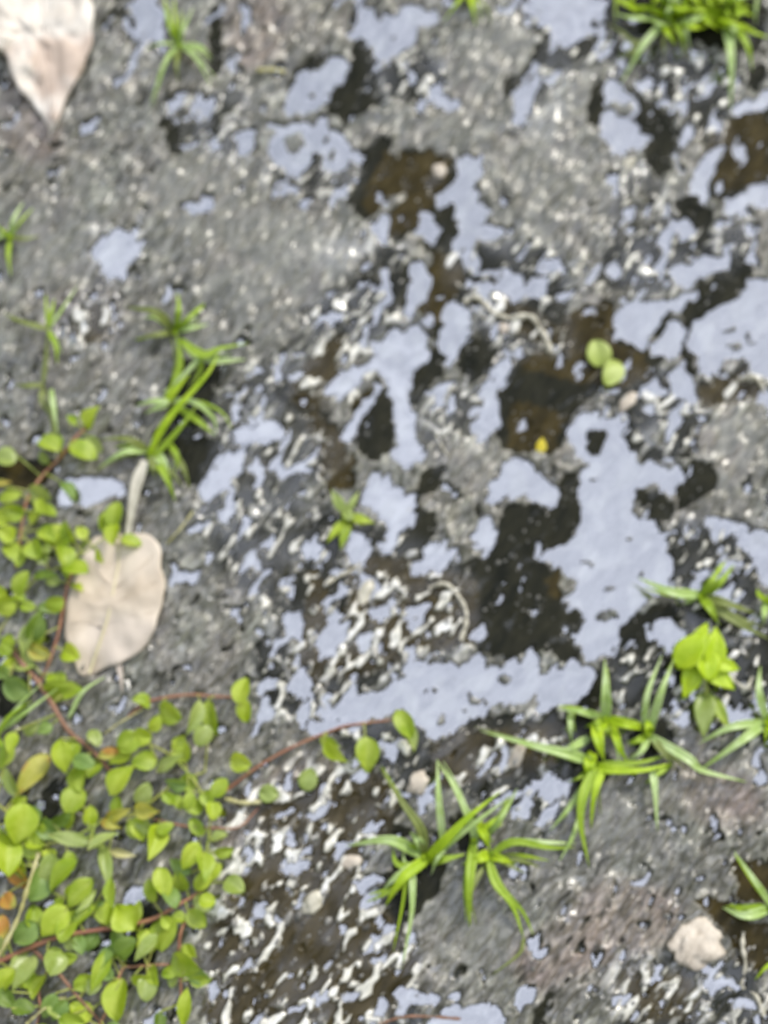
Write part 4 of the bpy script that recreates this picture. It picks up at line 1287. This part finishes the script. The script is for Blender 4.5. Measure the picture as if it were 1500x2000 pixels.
def strand(name, pts, rad, mt, label, cat, z=.0015, flat=False):
    P3 = [P(x, y, gz(*P(x, y, 0).xy) + z + .001 * math.sin(i * 1.7)) for i, (x, y) in enumerate(pts)]
    c0 = P3[0]
    if flat:
        V, F = ribbon(P3, rad * 2 * PX, 20, .25, .2)
        o = meshobj(name, V, F, M[mt], solid=.0002, loc=c0)
    else:
        V, F = tube(P3, lambda s: rad * PX * (.35 + .75 * abs(math.sin(s * 9 + len(pts)) * math.cos(s * 23)) ** .6), len(pts) * 7, 7)
        o = meshobj(name, V, F, M[mt], loc=c0)
    tag(o, label, cat)
    return o


strand('dead_grass_blade', pl('284,900 268,940 258,990 246,1062'), 12, 'bone', 'white withered grass blade hanging down onto the beige dry leaf', 'dead grass', .003, True)
strand('straw', pl('76,1665 55,1730 32,1800 -12,1885'), 5, 'straw', 'long yellow straw lying over the leaves at the lower left edge', 'straw', .013)
strand('straw', pl('502,138 528,136 556,140'), 5.5, 'straw', 'short yellow straw piece on the mud below the top edge', 'straw', .001)
strand('straw', pl('205,1432 240,1408 280,1385'), 2.2, 'straw', 'thin straw below the beige dry leaf', 'straw', .006)
strand('straw', pl('326,1062 350,1035 378,998'), 2.4, 'straw', 'thin pale straw right of the beige dry leaf', 'straw', .002)
strand('straw', pl('52,2000 80,1975 105,1955 130,1948'), 3, 'straw', 'pale straw in the bottom left corner beside the small red stem', 'straw', .005)
strand('straw', pl('440,1560 475,1568 510,1566'), 5, 'straw', 'buff straw stub beside the petal just below the long pinkish runner', 'straw', .002)
strand('glint', pl('908,590 928,580 948,594 966,612 1000,622 1034,617 1054,640 1068,664 1076,690'), 7, 'bone', 'curled white glint strand between the oval puddle and the dark hollow', 'glint strand', .001)  # glints on the wet mud, added as solid white strands
strand('glint', pl('838,1148 868,1140 892,1160 908,1188 911,1215 900,1250'), 5, 'bone', 'white hook-shaped glint strand above the large lower puddle', 'glint strand', .001)
strand('glint', pl('640,1140 662,1125 690,1112 706,1098'), 4, 'bone', 'short straight white glint strand under the pointed puddle', 'glint strand', .001)
strand('glint', pl('852,850 860,865 868,880 875,892'), 2.4, 'bone', 'thin white glint strand right of the narrow central puddle', 'glint strand', .001)
strand('glint', pl('1445,742 1468,735 1485,748 1492,765'), 6, 'bone', 'white glint strand at the right edge below the large right puddle', 'glint strand', .001)
strand('glint', pl('1452,1820 1450,1850 1456,1885 1448,1925 1476,1945 1492,1985'), 5, 'bone', 'wavy white glint strand right of the cream stone', 'glint strand', .001)
strand('glint', pl('1420,1320 1445,1338 1458,1345 1470,1322'), 5, 'bone', 'white V-shaped glint strand beside the lobed yellow-green leaf', 'glint strand', .002)
strand('twig', pl('740,2000 800,1985 900,1990'), 3, 'brown', 'dark wet twig at the bottom edge by the last puddle', 'twig', .001)


def stone(px, py, rx, ry, rz, label, seed, mt='stone', sub=4, rot=0.0, name='stone', cat='stone', group=None):
    bm = bmesh.new(); bmesh.ops.create_icosphere(bm, subdivisions=sub, radius=1)
    for v in bm.verts:
        p = v.co.copy()
        n1 = float(perlin(np.array([p.x * 1.7 + p.z + seed]), np.array([p.y * 1.7 - p.z * .7]), seed)[0])
        n2 = float(perlin(np.array([p.x * 5 + p.z * 3 + seed]), np.array([p.y * 5 - p.z * 2]), seed + 1)[0])
        v.co = p * (1 + (.24 if rx > 50 else .30) * n1 + .14 * n2)
        x, y = v.co.x * rx * PX, v.co.y * ry * PX
        v.co = Vector((x * math.cos(rot) - y * math.sin(rot), x * math.sin(rot) + y * math.cos(rot), v.co.z * rz * PX))
    me = bpy.data.meshes.new(name); bm.to_mesh(me); bm.free()
    me.polygons.foreach_set('use_smooth', [True] * len(me.polygons)); me.materials.append(M[mt])
    o = bpy.data.objects.new(name, me); C.objects.link(o)
    g_ = gz(*P(px, py, 0).xy)
    o.location = P(px, py, g_ + rz * PX * .15)
    tag(o, label, cat, group)
    return o


stone(1358, 1844, 50, 42, 15, 'large cream pebble sunk in the mud at the lower right', 5, rot=.5)
PG = 'small pale pebbles in the wet mud'
for i, (x, y, a, b_, lab) in enumerate([
        (1226, 320, 22, 11, 'small white pebble just below the drop-shaped puddle'),
        (858, 333, 14, 19, 'cream pebble lying in the upper olive hollow'),
        (816, 1530, 26, 20, 'whitish pebble beside the tip of the lower grass tuft'),
        (612, 1762, 26, 20, 'cream pebble left of the dark brown trough near the bottom'),
        (685, 1682, 20, 15, 'pale pebble left of the lower grass tuft'),
        (1226, 785, 26, 14, 'white pebble under the pair of pale yellow-green leaves'),
        (712, 1160, 34, 15, 'flat white chip in the jumble under the pointed puddle'),
        (1010, 1475, 30, 14, 'cream chip under the long pale grass blade'),
        (985, 640, 15, 12, 'white crumb inside the curl of the long glint strand')]):
    stone(x, y, a * .95, b_ * .85, min(a, b_) * .45, lab, 20 + i, 'stone' if i % 3 else 'bone', 3, SA + random.uniform(-.25, .25) if a > 20 else random.uniform(0, 3), 'pebble', 'pebble', PG)
